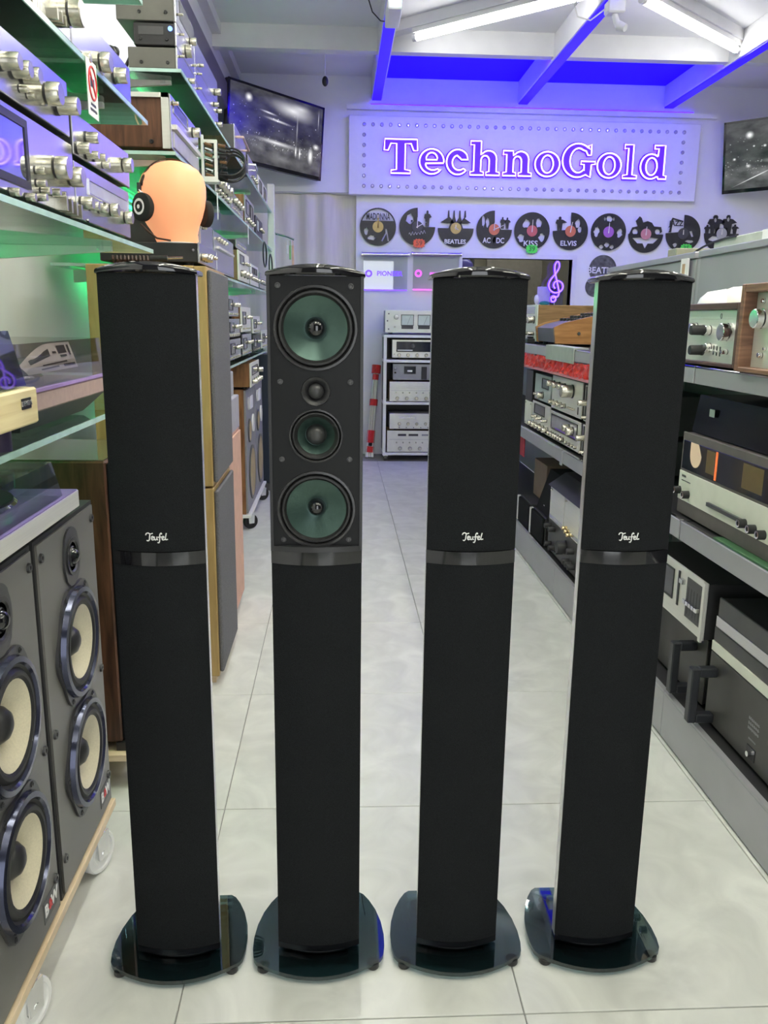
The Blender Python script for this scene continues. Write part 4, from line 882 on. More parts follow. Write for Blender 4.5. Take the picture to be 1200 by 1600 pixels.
u.kp(1136, 550, .006, .016, CHROME); u.kp(1088, 512, .012, .02, CHROME)
for k in range(3):
    a, z = u.az(1115+5*k, 547+1.2*k); u.rect('toggle_slot', a-.003, a+.003, z-.012, z+.012, .001, BLK); u.knob(a, z, .0022, .018, CHROME, 'lever', 'toggle')
a, z = u.az(1128, 494); b = MB(); b.tube([u.pt(a+.004*math.cos(q), .001, z+.006*math.sin(q)) for q in [i*math.pi/8 for i in range(16)]], .0009, 4, True); part('emblem', b, DGREY, u.root)
for k in range(14):
    b = MB(); b.box(1.02, 1.22, 2.0+k*.028, 2.012+k*.028, 1.2145, 1.2165); part('vent_slat', b, mat('copper_brown_vent', (.30, .17, .09), .4), u.root)
u = Unit('amplifier', 'reddish walnut cased silver unit at the right frame edge', 'amplifier', 'R', .945, 1.46, 1.905, 1.058, 1.234, .30, SILV2, DGREY, 'wood-cased amplifiers on the right counter', feet=False)
wood_case(u, wood('reddish_walnut', (.16, .08, .05), (.30, .16, .10)), .018, .030)
u.kp(1197, 498, .022, .03, CHROME, 'step'); u.kp(1195, 470, .005, .008, CHROME); u.kp(1190, 555, .006, .01, CHROME); u.kp(1196, 545, .004, .006, CHROME); u.row(4, 1.55, 1.75, 1.12, .012, .02, CHROME)
t = thing('white_dome', 'white rounded plastic dome behind the dark walnut amplifier', 'dome', (1.22, 2.42, 1.218))
c = Vector((1.19, 2.50, 1.210))
b = MB(); b.lathe(c, (0, 0, 1), [(.075, 0), (.075, .01), (.068, .03), (.05, .05), (.025, .06), (0, .062)], 28); part('dome', b, mat('ivory_plastic', (.85, .86, .72), .4), t)
b = MB(); b.lathe(c+Vector((-.035, .03, 0)), (0, 0, 1), [(.078, 0), (.078, .008), (.07, .028), (.05, .046), (0, .055)], 28); part('rim', b, WHITEP, t)
b = MB(); b.box(1.10, 1.28, 2.43, 2.60, 1.0525, 1.210, 0, .004); part('stand', b, MGREY, t)
# --- far part of the counter
u = Unit('receiver', 'brown wood-cased receiver with silver knobs at the far end of the counter', 'receiver', 'R', 1.0, 4.30, 4.72, 1.052, 1.245, .33, SILV2, wood('brown_teak', (.20, .115, .045), (.30, .18, .08)))
u.row(3, 4.36, 4.6, 1.17, .018, .035); u.row(3, 4.36, 4.6, 1.10, .010, .03); u.rect('dial', 4.34, 4.68, 1.20, 1.235, .002, SILV)
t = thing('mixing_console', 'sloped mixing console with orange-brown wooden sides on the counter', 'mixer', (1.13, 4.03, 1.052))
pr = [(.985, .012), (1.30, .008), (1.30, .155), (1.27, .165), (1.02, .105), (.975, .085)]
for (y0, y1) in ((3.84, 3.86), (4.20, 4.22)):
    b = MB(); b.prism(pr, lambda a, h, k: (a, k, 1.052+h), y0, y1); part('side_panel', b, TEAK, t)
pr2 = [(.99, .016), (1.29, .016), (1.29, .148), (1.26, .158), (1.02, .098), (.982, .080)]
b = MB(); b.prism(pr2, lambda a, h, k: (a, k, 1.052+h), 3.861, 4.199); part('body', b, mat('blue_grey_console', (.10, .10, .13), .4), t)
for k in range(3):
    for j in range(5):
        x = 1.08+.05*k; z = 1.052+.098+(x-1.02)*.25
        b = MB(); b.box(x, x+.025, 3.89+.062*j, 3.91+.062*j, z, z+.014, 0, .002); part('fader_cap', b, BLK, t)
b = MB(); b.lathe((1.09, 3.839, 1.11), (0, -1, 0), [(.008, 0), (.007, .004), (0, .004)], 12); part('side_screw', b, DGREY, t)
for yy in (3.89, 4.17):
    for xx in (1.02, 1.26): b = MB(); b.cyl((xx, yy, 1.0525), (xx, yy, 1.069), .012, seg=10); part('foot', b, BLK, t)
t = thing('signboard', 'sage green flat board propped over the counter edge', 'board', (.921, 3.45, 1.0))
b = MB(); b.box(.9195, .9245, 3.30, 3.75, 1.000, 1.062, 0, .001); b.box(.9245, .98, 3.30, 3.75, 1.0565, 1.062); part('board', b, mat('sage_grey_card', (.36, .40, .37), .5), t)
t = thing('red_garland', 'crinkled red foil garland hanging under the counter edge', 'garland', (.935, 3.7, .98))
rr = random.Random(5); rows = []
for z in (1.008, .995, .98, .965, .952): rows.append([(.930+rr.uniform(-.012, .004), 3.05+1.2*i/60, z+rr.uniform(-.004, .004)) for i in range(61)])
b = MB(); b.grid(rows, 0, False); part('foil', b, mat('red_foil', (.75, .06, .05), .3, .3, var=.25, scale=80), t)
b = MB(); b.box(.924, .934, 3.05, 4.25, .940, .952, 0, .002); part('hem', b, mat('pink_hem', (.62, .22, .26), .4), t)
t = thing('small_box', 'small black box on the counter left of the mixing console', 'box', (.97, 4.28, 1.052)); b = MB(); b.box(.945, .985, 4.25, 4.295, 1.053, 1.078, 0, .004); b.box(.95, .98, 4.26, 4.285, 1.078, 1.088, 0, .003); part('box', b, BLK, t)
# --- middle shelf, far group
TEALF = mat('pale_teal_face', (.42, .50, .50), .35, .3)
G = 'components on the middle shelf between the right speakers'
u = Unit('amplifier', 'silver amplifier with one big knob on top of the silver receiver', 'amplifier', 'R', XR_, 3.262, 3.735, .776, .930, .3, SILV2, DGREY, G)
u.knob(3.40, .885, .026, .05); u.row(3, 3.52, 3.70, .895, .013, .035); u.row(4, 3.50, 3.70, .815, .010, .025); u.row(4, 3.36, 3.44, .815, .004, .012); u.rect('slot', 3.30, 3.31, .80, .83, .002, BLK)
u = Unit('receiver', 'silver receiver with framed dial and double knob on the middle shelf', 'receiver', 'R', XR_, 3.255, 3.742, .641, .773, .3, SILV2, DGREY, G)
u.window(3.30, 3.71, .70, .755, mat('lavender_dial', (.30, .29, .36), .15, .2), BLK, .006); u.rect('pointer_strip', 3.32, 3.64, .698, .706, .0025, mat('violet_dial_light', (.16, .05, .6), .3)); u.knob(3.36, .725, .018, .03); u.knob(3.42, .732, .016, .03); u.row(6, 3.50, 3.71, .672, .010, .02); u.row(4, 3.30, 3.44, .668, .006, .012)
u = Unit('tuner', 'pale teal faced tuner standing behind the big-knob amplifier', 'tuner', 'R', XR_, 3.755, 4.07, .786, .918, .3, TEALF, DGREY, G)
u.window(3.80, 3.92, .86, .90, mat('dark_teal_dial', (.06, .09, .10), .2)); u.knob(3.90, .825, .016, .03); u.row(3, 3.98, 4.05, .82, .006, .012)
u = Unit('amplifier', 'silver amplifier with a row of five knobs beside the silver receiver', 'amplifier', 'R', XR_, 3.752, 4.10, .641, .784, .3, SILV2, DGREY, G)
u.row(5, 3.78, 4.07, .675, .013, .028); u.row(3, 3.80, 4.0, .715, .006, .03); u.window(3.85, 4.05, .73, .77)
u = Unit('cabinet_box', 'dark glossy box at the end of the middle shelf', 'box', 'R', XR_, 4.12, 4.27, .772, .925, .25, BLK, BLKM, G, feet=False)
u = Unit('radio', 'cream panel unit at the end of the middle shelf under the dark box', 'radio', 'R', XR_, 4.12, 4.27, .641, .770, .25, CREAM, MGREY, G); u.screws([(4.14, .66), (4.14, .76), (4.25, .66), (4.25, .76)])
for (z0, z1, lab) in ((.776, .925, 'silver amplifier with protruding knobs half hidden behind the rightmost column speaker, upper'), (.641, .772, 'silver amplifier with protruding knobs half hidden behind the rightmost column speaker, lower')):
    u = Unit('amplifier', lab, 'amplifier', 'R', XR_, 2.76, 3.225, z0, z1, .3, SILV2, DGREY, G); u.rect('edge_stripe', 3.195, 3.212, z0+.015, z1-.005, .002, BLK); u.knob(3.16, z0+.085, .012, .045); u.knob(3.16, z0+.03, .006, .03); u.row(4, 2.82, 3.08, z0+.08, .015, .03)
# --- middle shelf, near: compact radio with dark lid
u = Unit('stereo_receiver', 'low silver tuner receiver with dark dial and dark dust cover on the right shelf', 'receiver', 'R', XR_, 1.70, 2.262, .646, .872, .32, mat('brown_grey_plastic', (.13, .115, .11), .5), mat('brown_grey_plastic', (.13, .115, .11), .5), feet=False)
u.rect('control_panel', 1.704, 2.258, .685, .765, .003, CREAM); u.rect('dial_glass', 1.704, 2.250, .772, .850, .002, DIAL); u.rect('dial_pointer', 2.035, 2.045, .775, .848, .0035, emis('orange_dial_pointer', (.9, .2, .05), .35))
b = MB(); b.prism(arc(0, 0, .034, .034, -180, 0, 14)+[(.012, .03), (-.034, .03)], lambda a, h, k: (XR_-k, 2.165-a, .82+h), .002, .0035); part('dial_disc', b, emis('beige_lit_disc', (.55, .42, .28), .4), u.root)
for (p, q) in ((1064, 765), (1077, 773), (1166, 818), (1181, 827), (1196, 836)): u.kp(p, q, .011, .022, BLKM, 'ring')
u.rect('slider_bar', 1.865, 2.06, .705, .715, .010, DGREY); u.rect('amber_zone', 1.80, 1.90, .785, .845, .0022, mat('amber_dial_zone', (.14, .10, .04), .3)); u.rect('amber_zone', 2.05, 2.10, .785, .845, .0022, mat('amber_dial_zone', (.14, .10, .04), .3))
ticks(4, .028, .008, DGREY, frameM((XR_-.0031, 2.225, .752), (0, -1, 0), (0, 0, 1)), u.root); ticks(12, .06, .003, DGREY, frameM((XR_-.0031, 2.21, .740), (0, -1, 0), (0, 0, 1)), u.root)
cover(u.root, .975, 1.30, 1.72, 2.255, .873, .975, mat('dark_smoked_lid', (.008, .009, .014), .15, var=.1, spec=.25), .01)
b = MB(); b.box(.9738, .9745, 2.125, 2.155, .925, .945); part('sticker', b, mat('pale_sticker', (.40, .46, .42), .5), u.root)
t = thing('record_sleeve', 'green record sleeve lying on the shelf under the silver tuner receiver', 'record sleeve', (1.0, 1.8, .641)); b = MB(); b.box(.932, 1.20, 1.62, 1.97, .6432, .6457); part('sleeve', b, mat('dark_green_sleeve', (.05, .14, .06), .5), t); b = MB(); b.tube([(.9335, 1.97-.02*i, (.6446+.0004*math.sin(i))) for i in range(16)], .001, 4); part('sleeve_edge', b, mat('pale_green_edge', (.55, .62, .45), .5), t)
# --- bottom deck, near: power amplifiers with handles
PAF = mat('charcoal_anodised_face', (.085, .082, .078), .42, .4, var=.05)
def pamp(y0, y1, xf, label, hy):
    u = Unit('power_amplifier', label, 'amplifier', 'R', xf, y0, y1, .141, .338, .34, PAF, BLKM, 'charcoal power amplifiers with handles')
    for yy in hy:
        b = MB()
        u.bx(b, yy-.013, yy+.013, .046, .068, .158, .308, 0, .003); u.bx(b, yy-.013, yy+.013, 0, .047, .284, .308, 0, .003); u.bx(b, yy-.013, yy+.013, 0, .047, .158, .182, 0, .003)
        part('handle', b, mat('blue_black_handle', (.035, .038, .045), .35, .3), u.root)
    return u
u = pamp(2.05, 2.53, .985, 'charcoal power amplifier under the slider deck, partly behind the rightmost speaker', (2.12, 2.46))
u = pamp(1.50, 1.985, .965, 'charcoal power amplifier with large handle and power switch in the right foreground', (1.945,))
for k, n_ in enumerate((7, 6, 9)): ticks(n_, .052, .008, MGREY, frameM((.9648, 1.735, .262-.012*k), (0, -1, 0), (0, 0, 1)), u.root)
ticks(6, .035, .005, MGREY, frameM((.9648, 1.735, .214), (0, -1, 0), (0, 0, 1)), u.root)
u.rect('switch_plate', 1.715, 1.755, .168, .198, .002, BLK); u.knob(1.733, .183, .007, .012, CHROME, 'lever', 'switch')
u = Unit('tape_deck', 'silver cassette deck with five sliders on top of the charcoal amplifier', 'tape deck', 'R', .952, 2.018, 2.45, .339, .507, .32, SILV2, BLKM)
u.rect('slider_panel', 2.035, 2.135, .378, .49, .002, DGREY); u.rect('end_rail', 2.018, 2.032, .345, .507, .006, SILV2)
for k in range(5):
    a = 2.048+.0185*k; u.rect('slider_slot', a-.0015, a+.0015, .388, .465, .0025, BLK); u.rect('slider_cap', a-.007, a+.007, .418, .430, .014, CHROME)
u.rect('dark_slot', 2.185, 2.195, .39, .49, .003, BLK); u.rect('slider_cap', 2.15, 2.172, .462, .476, .010, SILV); u.window(2.23, 2.42, .40, .48)
u = Unit('tape_deck', 'flat black deck with silver front strip, lower of the pair in the right foreground', 'tape deck', 'R', .968, 1.45, 1.985, .339, .405, .33, DGREY, BLKM, 'flat decks in the right foreground', feet=False); u.rect('silver_strip', 1.452, 1.983, .342, .368, .004, CREAM)
u = Unit('tape_deck', 'flat black deck with lavender front strip, upper of the pair in the right foreground', 'tape deck', 'R', .968, 1.45, 1.975, .406, .486, .33, DGREY, BLKM, 'flat decks in the right foreground', feet=False); u.rect('lavender_strip', 1.452, 1.973, .410, .438, .004, SILV); u.rect('seam', 1.69, 1.693, .41, .438, .0045, BLK)
# --- bottom deck, far group
G = 'components on the bottom deck between the right speakers'
u = Unit('amplifier', 'charcoal amplifier with black knobs on the bottom deck', 'amplifier', 'R', XR_, 3.16, 3.66, .141, .292, .32, PAF, BLKM, G)
u.knob(3.36, .235, .028, .04, BLKM); u.row(2, 3.55, 3.62, .265, .013, .03, BLKM); u.row(2, 3.53, 3.60, .185, .012, .03, BLKM); u.row(3, 3.40, 3.46, .195, .004, .03, BLKM, 'lever'); u.row(3, 3.22, 3.30, .19, .013, .03, BLKM); u.knob(3.24, .25, .013, .03, BLKM)
for (y0, y1, lab) in ((3.42, 3.655, 'silver panelled deck on the charcoal knob amplifier, left half of the pair'), (3.17, 3.41, 'silver panelled deck with brass connectors on the charcoal knob amplifier')):
    u = Unit('tape_deck', lab, 'tape deck', 'R', XR_, y0, y1, .293, .445, .28, SILV2, BLKM, G, feet=False); u.rect('lower_strip', y0+.01, y1-.01, .30, .315, .003, SILV); u.knob(y1-.03, .43, .004, .008)
    if y0 < 3.3:
        for k in range(3): u.knob(3.36-.035*k, .318-.006*k, .009, .022, mat('brass_gold', (.75, .58, .30), .25, .9), 'step', 'connector')
t = thing('sloped_lid', 'black sloping lid lying over the silver panelled decks', 'lid', (1.1, 3.4, .446)); b = MB(); b.prism([(.945, .446), (1.30, .446), (1.30, .53), (1.02, .50)], lambda a, h, k: (a, k, h), 3.10, 3.665); part('lid', b, BLK, t)
t = thing('centre_speaker', 'black grille box speaker leaning at the back of the bottom deck', 'speaker', (1.0, 3.8, .29)); b = MB(); b.prism([(.96, .281), (1.2, .281), (1.2, .47), (1.02, .47)], lambda a, h, k: (a, k, h), 3.67, 3.93); part('cabinet', b, GRILLE, t); b = MB(); b.box(.965, .972, 3.79, 3.81, .315, .320); part('badge', b, CHROME, t)
G2 = 'small black speakers on the bottom deck'
for (y0, y1, lab) in ((3.70, 3.95, 'small black speaker on the bottom deck nearest the knob amplifier'), (3.99, 4.24, 'small black speaker at the far end of the bottom deck')):
    t = thing('box_speaker', lab, 'speaker', (1.03, (y0+y1)/2, .141), G2); b = MB(); b.box(.95, 1.15, y0, y1, .141, .279, 0, .004); part('cabinet', b, BLKM, t); b = MB(); b.box(.938, .95, y0+.006, y1-.006, .147, .273, 0, .005); part('grille', b, GRILLE, t)
    b = MB(); b.box(.936, .953, y1-.006, y1+.016, .146, .275, 0, .002); part('silver_edge', b, SILV2, t)
t = thing('brown_box', 'brown cardboard box at the far end of the bottom deck behind the black speakers', 'box', (1.24, 4.1, .141)); b = MB(); b.box(1.02, 1.30, 4.0, 4.26, .281, .47, 0, .002); b.box(1.16, 1.30, 4.0, 4.26, .142, .281); part('box', b, mat('brown_card', (.22, .15, .11), .7), t)
t = thing('red_cloth', 'dark red cloth strip hanging below the middle shelf at its far end', 'cloth', (.94, 4.2, .55)); b = MB(); b.box(.934, .939, 4.15, 4.265, .49, .587, 0, .001); part('cloth', b, mat('dark_red_cloth', (.35, .03, .05), .8), t)
# --- things on the other side of the partition
t = thing('storage_box', 'sage green box showing above the grey partition', 'box', (1.55, 2.7, 1.0)); b = MB(); b.box(1.38, 1.75, 2.74, 3.16, 1.0, 1.462, 0, .003); part('box', b, mat('sage_green_box', (.50, .54, .49), .5), t); b = MB(); b.box(1.372, 1.379, 2.74, 2.78, 1.43, 1.462); part('tape', b, PAPER, t)
t = thing('turntable', 'brown wooden turntable with violet-lit clear lid above the grey partition', 'turntable', (1.55, 2.5, 1.0)); b = MB(); b.box(1.38, 1.75, 2.30, 2.72, 1.0, 1.470, 0, .003); part('plinth', b, TTBR, t); cover(t, 1.385, 1.745, 2.31, 2.66, 1.471, 1.56, clear('violet_acrylic', (.45, .42, .75), .25), .02)
t = thing('record', 'black record rim standing up behind the sage green box', 'record', (1.9, 3.2, 1.4)); b = MB(); b.lathe((1.86, 3.25, 1.38), (-.3, -1, 0), [(0, 0), (.15, 0), (.15, .004), (.05, .004), (0, .004)], 32, ms=[0, 0, 0, 1]); part('disc', b, [BLK, RED], t); b = MB(); b.box(1.78, 1.94, 3.22, 3.30, 1.0, 1.24); part('stand', b, MGREY, t)
t = thing('black_cable', 'thin black cable arching over the top of the grey partition', 'cable', (1.4, 3.1, 1.43)); b = MB(); b.tube([PP(a, c, 0, 1.375) for a, c in ((1083, 397), (1090, 391), (1100, 385), (1115, 378), (1135, 372), (1150, 369))], .004, 5); part('cable', b, BLK, t)
t = thing('partition_back_shelf', 'grey shelf on the far side of the grey partition carrying boxes', 'shelf', (1.7, 2.8, 0)); b = MB(); b.box(1.378, 2.0, 2.25, 4.25, .97, .999); b.box(1.40, 1.98, 2.27, 4.23, 0, .97); part('cabinet', b, GPAN, t)
t = thing('package', 'small olive packet standing behind the far partition', 'packet', (1.6, 4.1, 1.0)); b = MB(); b.box(1.55, 1.75, 3.95, 4.05, 1.0, 1.50, 0, .004); part('packet', b, mat('olive_packet', (.36, .36, .26), .6), t)
# ------------------------------------------------------------------ back wall: neon sign
def BW(x, z, n=0): return (x, YB-n, z)
t = thing('neon_sign', 'large white signboard with glowing violet neon lettering and round bulbs', 'sign', (1.5, YB, 2.15))
b = MB(); b.box(.075, 2.96, YB-.065, YB-.001, 2.15, 2.75, 0, .004); part('board', b, mat('white_signboard', (.82, .81, .86), .45, var=.02), t)
bm = MB(); bm.lathe((0, 0, 0), (0, -1, 0), [(.015, 0), (.015, .006), (.011, .010), (.008, .006), (0, .006)], 14); bme = bm.mesh('bulb', mat('lavender_glass_bulb', (.50, .47, .62), .15, .3))
SY = YB-.065
for i in range(38):
    x = .20+2.62*i/37
    for z in (2.683, 2.218): link('bulb', bme, t, (x, SY, z))
for i in range(1, 6):
    for x in (.20, 2.82): link('bulb', bme, t, (x, SY, 2.683-.465*i/6))
def letters():
    L = {}
    L['T'] = [[(.02, 1), (.98, 1), (1, .67), (.88, .67), (.80, .87), (.63, .87), (.63, .11), (.79, .09), (.79, 0), (.21, 0), (.21, .09), (.37, .11), (.37, .87), (.20, .87), (.12, .67), (0, .67)]]
    X = .74
    L['o'] = [arc(.5, X/2, .5, X/2, 0, 350, 28), arc(.5, X/2, .24, X/2-.11, 0, 350, 22)]
    L['e'] = [[(.98, X*.44)]+arc(.5, X/2, .5, X/2, 0, 318, 26)+[(.80, X*.17)]+arc(.55, X*.40, .30, X*.24, -50, -180, 10)+[(.25, X*.42)],
              [(.27, X*.57)]+arc(.5, X*.60, .23, X*.25, 170, 10, 10)+[(.72, X*.57)]]
    L['c'] = [arc(.5, X/2, .5, X/2, 35, 318, 24)+[(.84, X*.20)]+arc(.56, X*.48, .30, X*.30, -50, -250, 16)+[(.60, X*.66), (.66, X*.60), (.95, X*.60)]]
    L['l'] = [[(.05, 1), (.68, 1), (.68, .11), (1, .09), (1, 0), (0, 0), (0, .09), (.32, .11), (.32, .90), (.05, .88)]]
    def arch(top): return [(.36, X*.80)]+arc(.62, X*.66, .27, X*.32, 140, 0, 10)+[(.89, .11), (1, .09), (1, 0), (.54, 0), (.54, .09), (.64, .11), (.64, X*.58)]+arc(.50, X*.58, .14, X*.20, 0, 180, 8)+[(.36, .11), (.46, .09), (.46, 0), (0, 0), (0, .09), (.12, .11), (.12, top-.11), (0, top-.12), (0, top)]
    L['h'] = [[(.36, 1)]+arch(1)]
    L['n'] = [[(.34, X)]+arch(X)]
    L['d'] = [[(.62, 1), (.90, 1), (.90, .11), (1.0, .10), (1.0, 0), (.70, 0), (.68, .06)]+arc(.40, X/2, .40, X/2, -55, -305, 22)+[(.64, X*.92), (.66, .90), (.50, .89), (.50, 1)],
              arc(.42, X/2, .21, X/2-.11, 0, 350, 20)]
    L['G'] = [arc(.46, .5, .46, .5, 42, 285, 26)+[(.72, .08), (.86, .0), (.88, .38), (1.0, .40), (1.0, .48), (.56, .48), (.56, .39), (.66, .38), (.66, .20)]+arc(.48, .5, .25, .36, -50, -300, 20)+[(.70, .78), (.76, .66), (.86, .66), (.86, .98), (.76, .93)]]
    return L
LT = letters(); x_of = lambda u: .352+(u-598)*.005364
spans = [('T', 599.5, 650), ('e', 653, 690), ('c', 694, 728), ('h', 730, 775), ('n', 780, 824), ('o', 829, 867), ('G', 871, 922), ('o', 925, 962), ('l', 965, 987), ('d', 992, 1033)]
for ch, u0, u1 in spans:
    x0, x1 = x_of(u0), x_of(u1); zb = 2.314; H = .258
    f = lambda p: (x0+p[0]*(x1-x0), zb+p[1]*H)
    M = frameM((0, SY-.030, 0), (1, 0, 0), (0, 0, 1))
    lo = [[f(p) for p in lp] for lp in LT[ch]]
    ob = shape2d(lo, .004, NEONV, M, 'letter_plate', t)
    b = MB()
    for lp in lo: b.tube([(p[0], SY-.036, p[1]) for p in lp], .0065, 6, True)
    part('neon_tube', b, NEONT, ob)
    b = MB()
    for lp in lo: b.tube([(p[0], SY-.0045, p[1]) for p in lp], .004, 5, True)
    part('back_light', b, NEONG, ob)
    b = MB()
    for lp in lo: b.tube([(p[0], SY-.0225, p[1]) for p in lp], .015, 8, True)
    part('letter_rim', b, emis('violet_letter_rim', (.09, .012, .9), .42), ob)
    b = MB()
    for px_ in (.35, .6): b.cyl((x0+(x1-x0)*px_, SY, zb+.03), (x0+(x1-x0)*px_, SY-.03, zb+.03), .004, seg=6)
    part('standoff', b, CHROME, ob)
# ------------------------------------------------------------------ record clocks
VIN = mat('black_vinyl', (.018, .018, .02), .35, var=.2, scale=60)
HANDW = mat('white_clock_hand', (.85, .82, .7), .4)
def rec_clock(u, v, label, loops, centre, hands, words=None, extra=(), r=.15, hc=HANDW):
    p = PP(u, v, 1, YB-.01); t = thing('record_clock', label, 'clock', p, 'vinyl record clocks on the back wall')
    M = frameM((p.x, YB-.012, p.z), (1, 0, 0), (0, 0, 1)) @ Matrix.Scale(r, 4)
    shape2d(loops, .02, VIN, M, 'record', t)
    b = MB(); b.cyl((p.x, YB-.013, p.z), (p.x, YB-.020, p.z), r*.30, seg=24); b.cyl((p.x, YB-.0005, p.z), (p.x, YB-.013, p.z), r*.2, seg=14); part('centre_label', b, centre, t)
    for (a, l) in hands:
        a = math.radians(a); d = Vector((math.sin(a), 0, math.cos(a))); s = Vector((math.cos(a), 0, -math.sin(a)))*.004; o = Vector((p.x, YB-.0225, p.z))
        b = MB(); b.add([o-s-d*.01, o+s-d*.01, o+d*l*r+s*.5, o+d*l*r-s*.5], [(0, 1, 2, 3)]); b.add([q+Vector((0, .0015, 0)) for q in (o-s-d*.01, o+s-d*.01, o+d*l*r+s*.5, o+d*l*r-s*.5)], [(0, 1, 2, 3)]); part('hand', b, hc, t)
    if words:
        for (s, sz, dx, dz, sx, m) in words: text(s, sz, m, frameM((p.x+dx*r, YB-.0175, p.z+dz*r), (1, 0, 0), (0, 0, 1)), t, .001, sx=sx, bold=.001)
    for lp in extra: shape2d(lp, .02, VIN, M, 'silhouette', t)
    return t
def blob(cx, cy, rx, ry, seed, n=14, amp=.25):
    r_ = random.Random(seed); return [(cx+rx*(1+r_.uniform(-amp, amp))*math.cos(2*math.pi*i/n), cy+ry*(1+r_.uniform(-amp, amp))*math.sin(2*math.pi*i/n)) for i in range(n)]
full = circ(0, 0, 1, 40)
ul_cut = arc(0, 0, 1, 1, -180, 90, 34)+[(.02, .10), (-.35, .06)]    # upper left quarter missing
ur_cut = arc(0, 0, 1, 1, 90, 360, 34)+[(.38, 0), (.30, .12), (.02, .18)]     # upper right quarter missing
low = arc(0, 0, 1, 1, -180, 0, 26)+[(.4, 0), (.3, .3), (-.3, .3), (-.4, 0)]
def person(cx, y0, h, w, seed=0, arm=1):
    return [(cx-w*.35, y0), (cx-w*.45, y0+h*.45), (cx-w*.7, y0+h*.55), (cx-w*.55, y0+h*.78), (cx-w*.18, y0+h*.80), (cx-w*.24, y0+h*.9), (cx-w*.12, y0+h), (cx+w*.12, y0+h), (cx+w*.24, y0+h*.9), (cx+w*.18, y0+h*.80), (cx+w*.5, y0+h*.78), (cx+w*arm, y0+h*.6), (cx+w*.45, y0+h*.52), (cx+w*.35, y0), (cx+.05*w, y0), (cx, y0+h*.4), (cx-.05*w, y0)]
GOLD = mat('gold_record_label', (.50, .38, .12), .4, .3); DRKL = mat('dark_record_label', (.06, .06, .06), .4); ORG = mat('orange_record_label', (.68, .19, .08), .4); REDL = mat('red_record_label', (.62, .14, .12), .4); PURL = mat('purple_record_label', (.42, .14, .50), .4); PNK = mat('rose_record_label', (.66, .28, .27), .4); GRYL = mat('grey_record_label', (.45, .45, .42), .4); WHT = WHITEP
seg_top = arc(0, 0, .93, .93, 20, 160, 16)
rec_clock(590.6, 354.5, 'round record clock with tall letters cut into its top, first from the left', [full, seg_top, blob(-.65, -.25, .12, .2, 1), blob(-.35, -.58, .2, .14, 2), [(.4, -.1), (.5, -.1), (.62, -.75), (.54, -.75), (.47, -.35), (.25, -.78), (.18, -.74), (.42, -.32)]], GOLD, [(0, .62), (2, .45)], [('MADONNA', .075, 0, .52, .50, VIN)], hc=mat('gold_hand', (.85, .62, .18), .3, .4))
rec_clock(652, 354.5, 'record clock with dancing figure in its cut-out quarter, second from the left', [ur_cut, blob(-.42, .42, .22, .26, 4), blob(-.32, .30, .05, .06, 5)], DRKL, [(0, .5), (62, .55)], None, [[person(.55, .02, .85, .26, 0, .9)]])
b = MB(); q = PP(652, 354.5, 1, YB-.01); b.tube([(q.x-.07+.14*i/40, YB-.017, q.z-.060+.012*math.sin(i*.9)*(1 if i % 9 else 1.6)+.0005*i) for i in range(41)], .0016, 4); part('signature', b, WHT, bpy.data.objects[[o.name for o in bpy.data.objects if o.name.startswith('record_clock') and o.parent is None][-1]])
rec_clock(712, 356.8, 'record clock with four raised figures above its lower half, third from the left', [low], GOLD, [(0, .2), (120, .2)], [('BEATLES', .048, -.02, -.72, 1.0, WHT)], [[[(c-.06, .25), (c-.28*d, .30), (c-.05, .55), (c-.03, .92), (c+.03, .95), (c+.06, .6), (c+.22*d, .28)]] for c, d in ((-.42, 1.6), (-.12, .7), (.2, .7), (.5, -1.2))])
rec_clock(772, 358.7, 'record clock with lightning-bolt lettering and missing quarter, fourth from the left', [ur_cut, blob(-.62, .45, .10, .30, 8), blob(-.38, .38, .10, .26, 9)], ORG, [(0, .35), (66, .6)], [('AC', .060, -.40, -.60, .8, WHT), ('DC', .060, .36, -.60, .8, WHT)], [[person(.46, .05, .62, .2)], [person(.72, .05, .60, .2)], [[(.02, -.38), (.12, -.38), (.04, -.56), (.12, -.56), (-.06, -.86), (-.01, -.64), (-.09, -.64)]]])
rec_clock(831, 361, 'round record clock with four large faces and red centre, fifth from the left', [full, blob(-.33, .36, .19, .24, 11), blob(.36, .42, .18, .24, 12), blob(-.60, -.36, .18, .22, 13), blob(.58, -.34, .18, .22, 14)], REDL, [(2, .6)], [('KISS', .062, -.05, -.68, 1.1, WHT)])
rec_clock(891, 361.5, 'record clock with standing singer silhouette and orange centre, sixth from the left', [ul_cut, blob(.40, .42, .14, .24, 16), blob(.52, .10, .10, .18, 17)], ORG, [(10, .5)], [('ELVIS', .056, -.08, -.66, 1.1, WHT)], [[person(-.62, .02, .75, .34, 0, 1.2)]])
rec_clock(950.5, 362.7, 'round record clock with four small faces and purple centre, seventh from the left', [full, blob(-.68, 0, .15, .27, 20), blob(.64, -.04, .15, .25, 21), blob(0, .72, .15, .17, 22), blob(-.06, -.68, .13, .14, 23), blob(-.35, -.80, .12, .10, 24), blob(.24, -.80, .12, .10, 25), blob(-.25, .70, .05, .1, 26), blob(.25, .70, .05, .1, 27)], PURL, [(2, .5)])
moto = [[(-.95, .0), (-.8, .35), (-.5, .42), (-.62, .7), (-.42, .95), (-.30, .86), (-.2, .62), (.05, .70), (.3, .62), (.45, .42), (.85, .40), (.92, .15), (.7, -.02)], circ(-.62, .12, .16, 14), circ(.66, .14, .15, 14)]
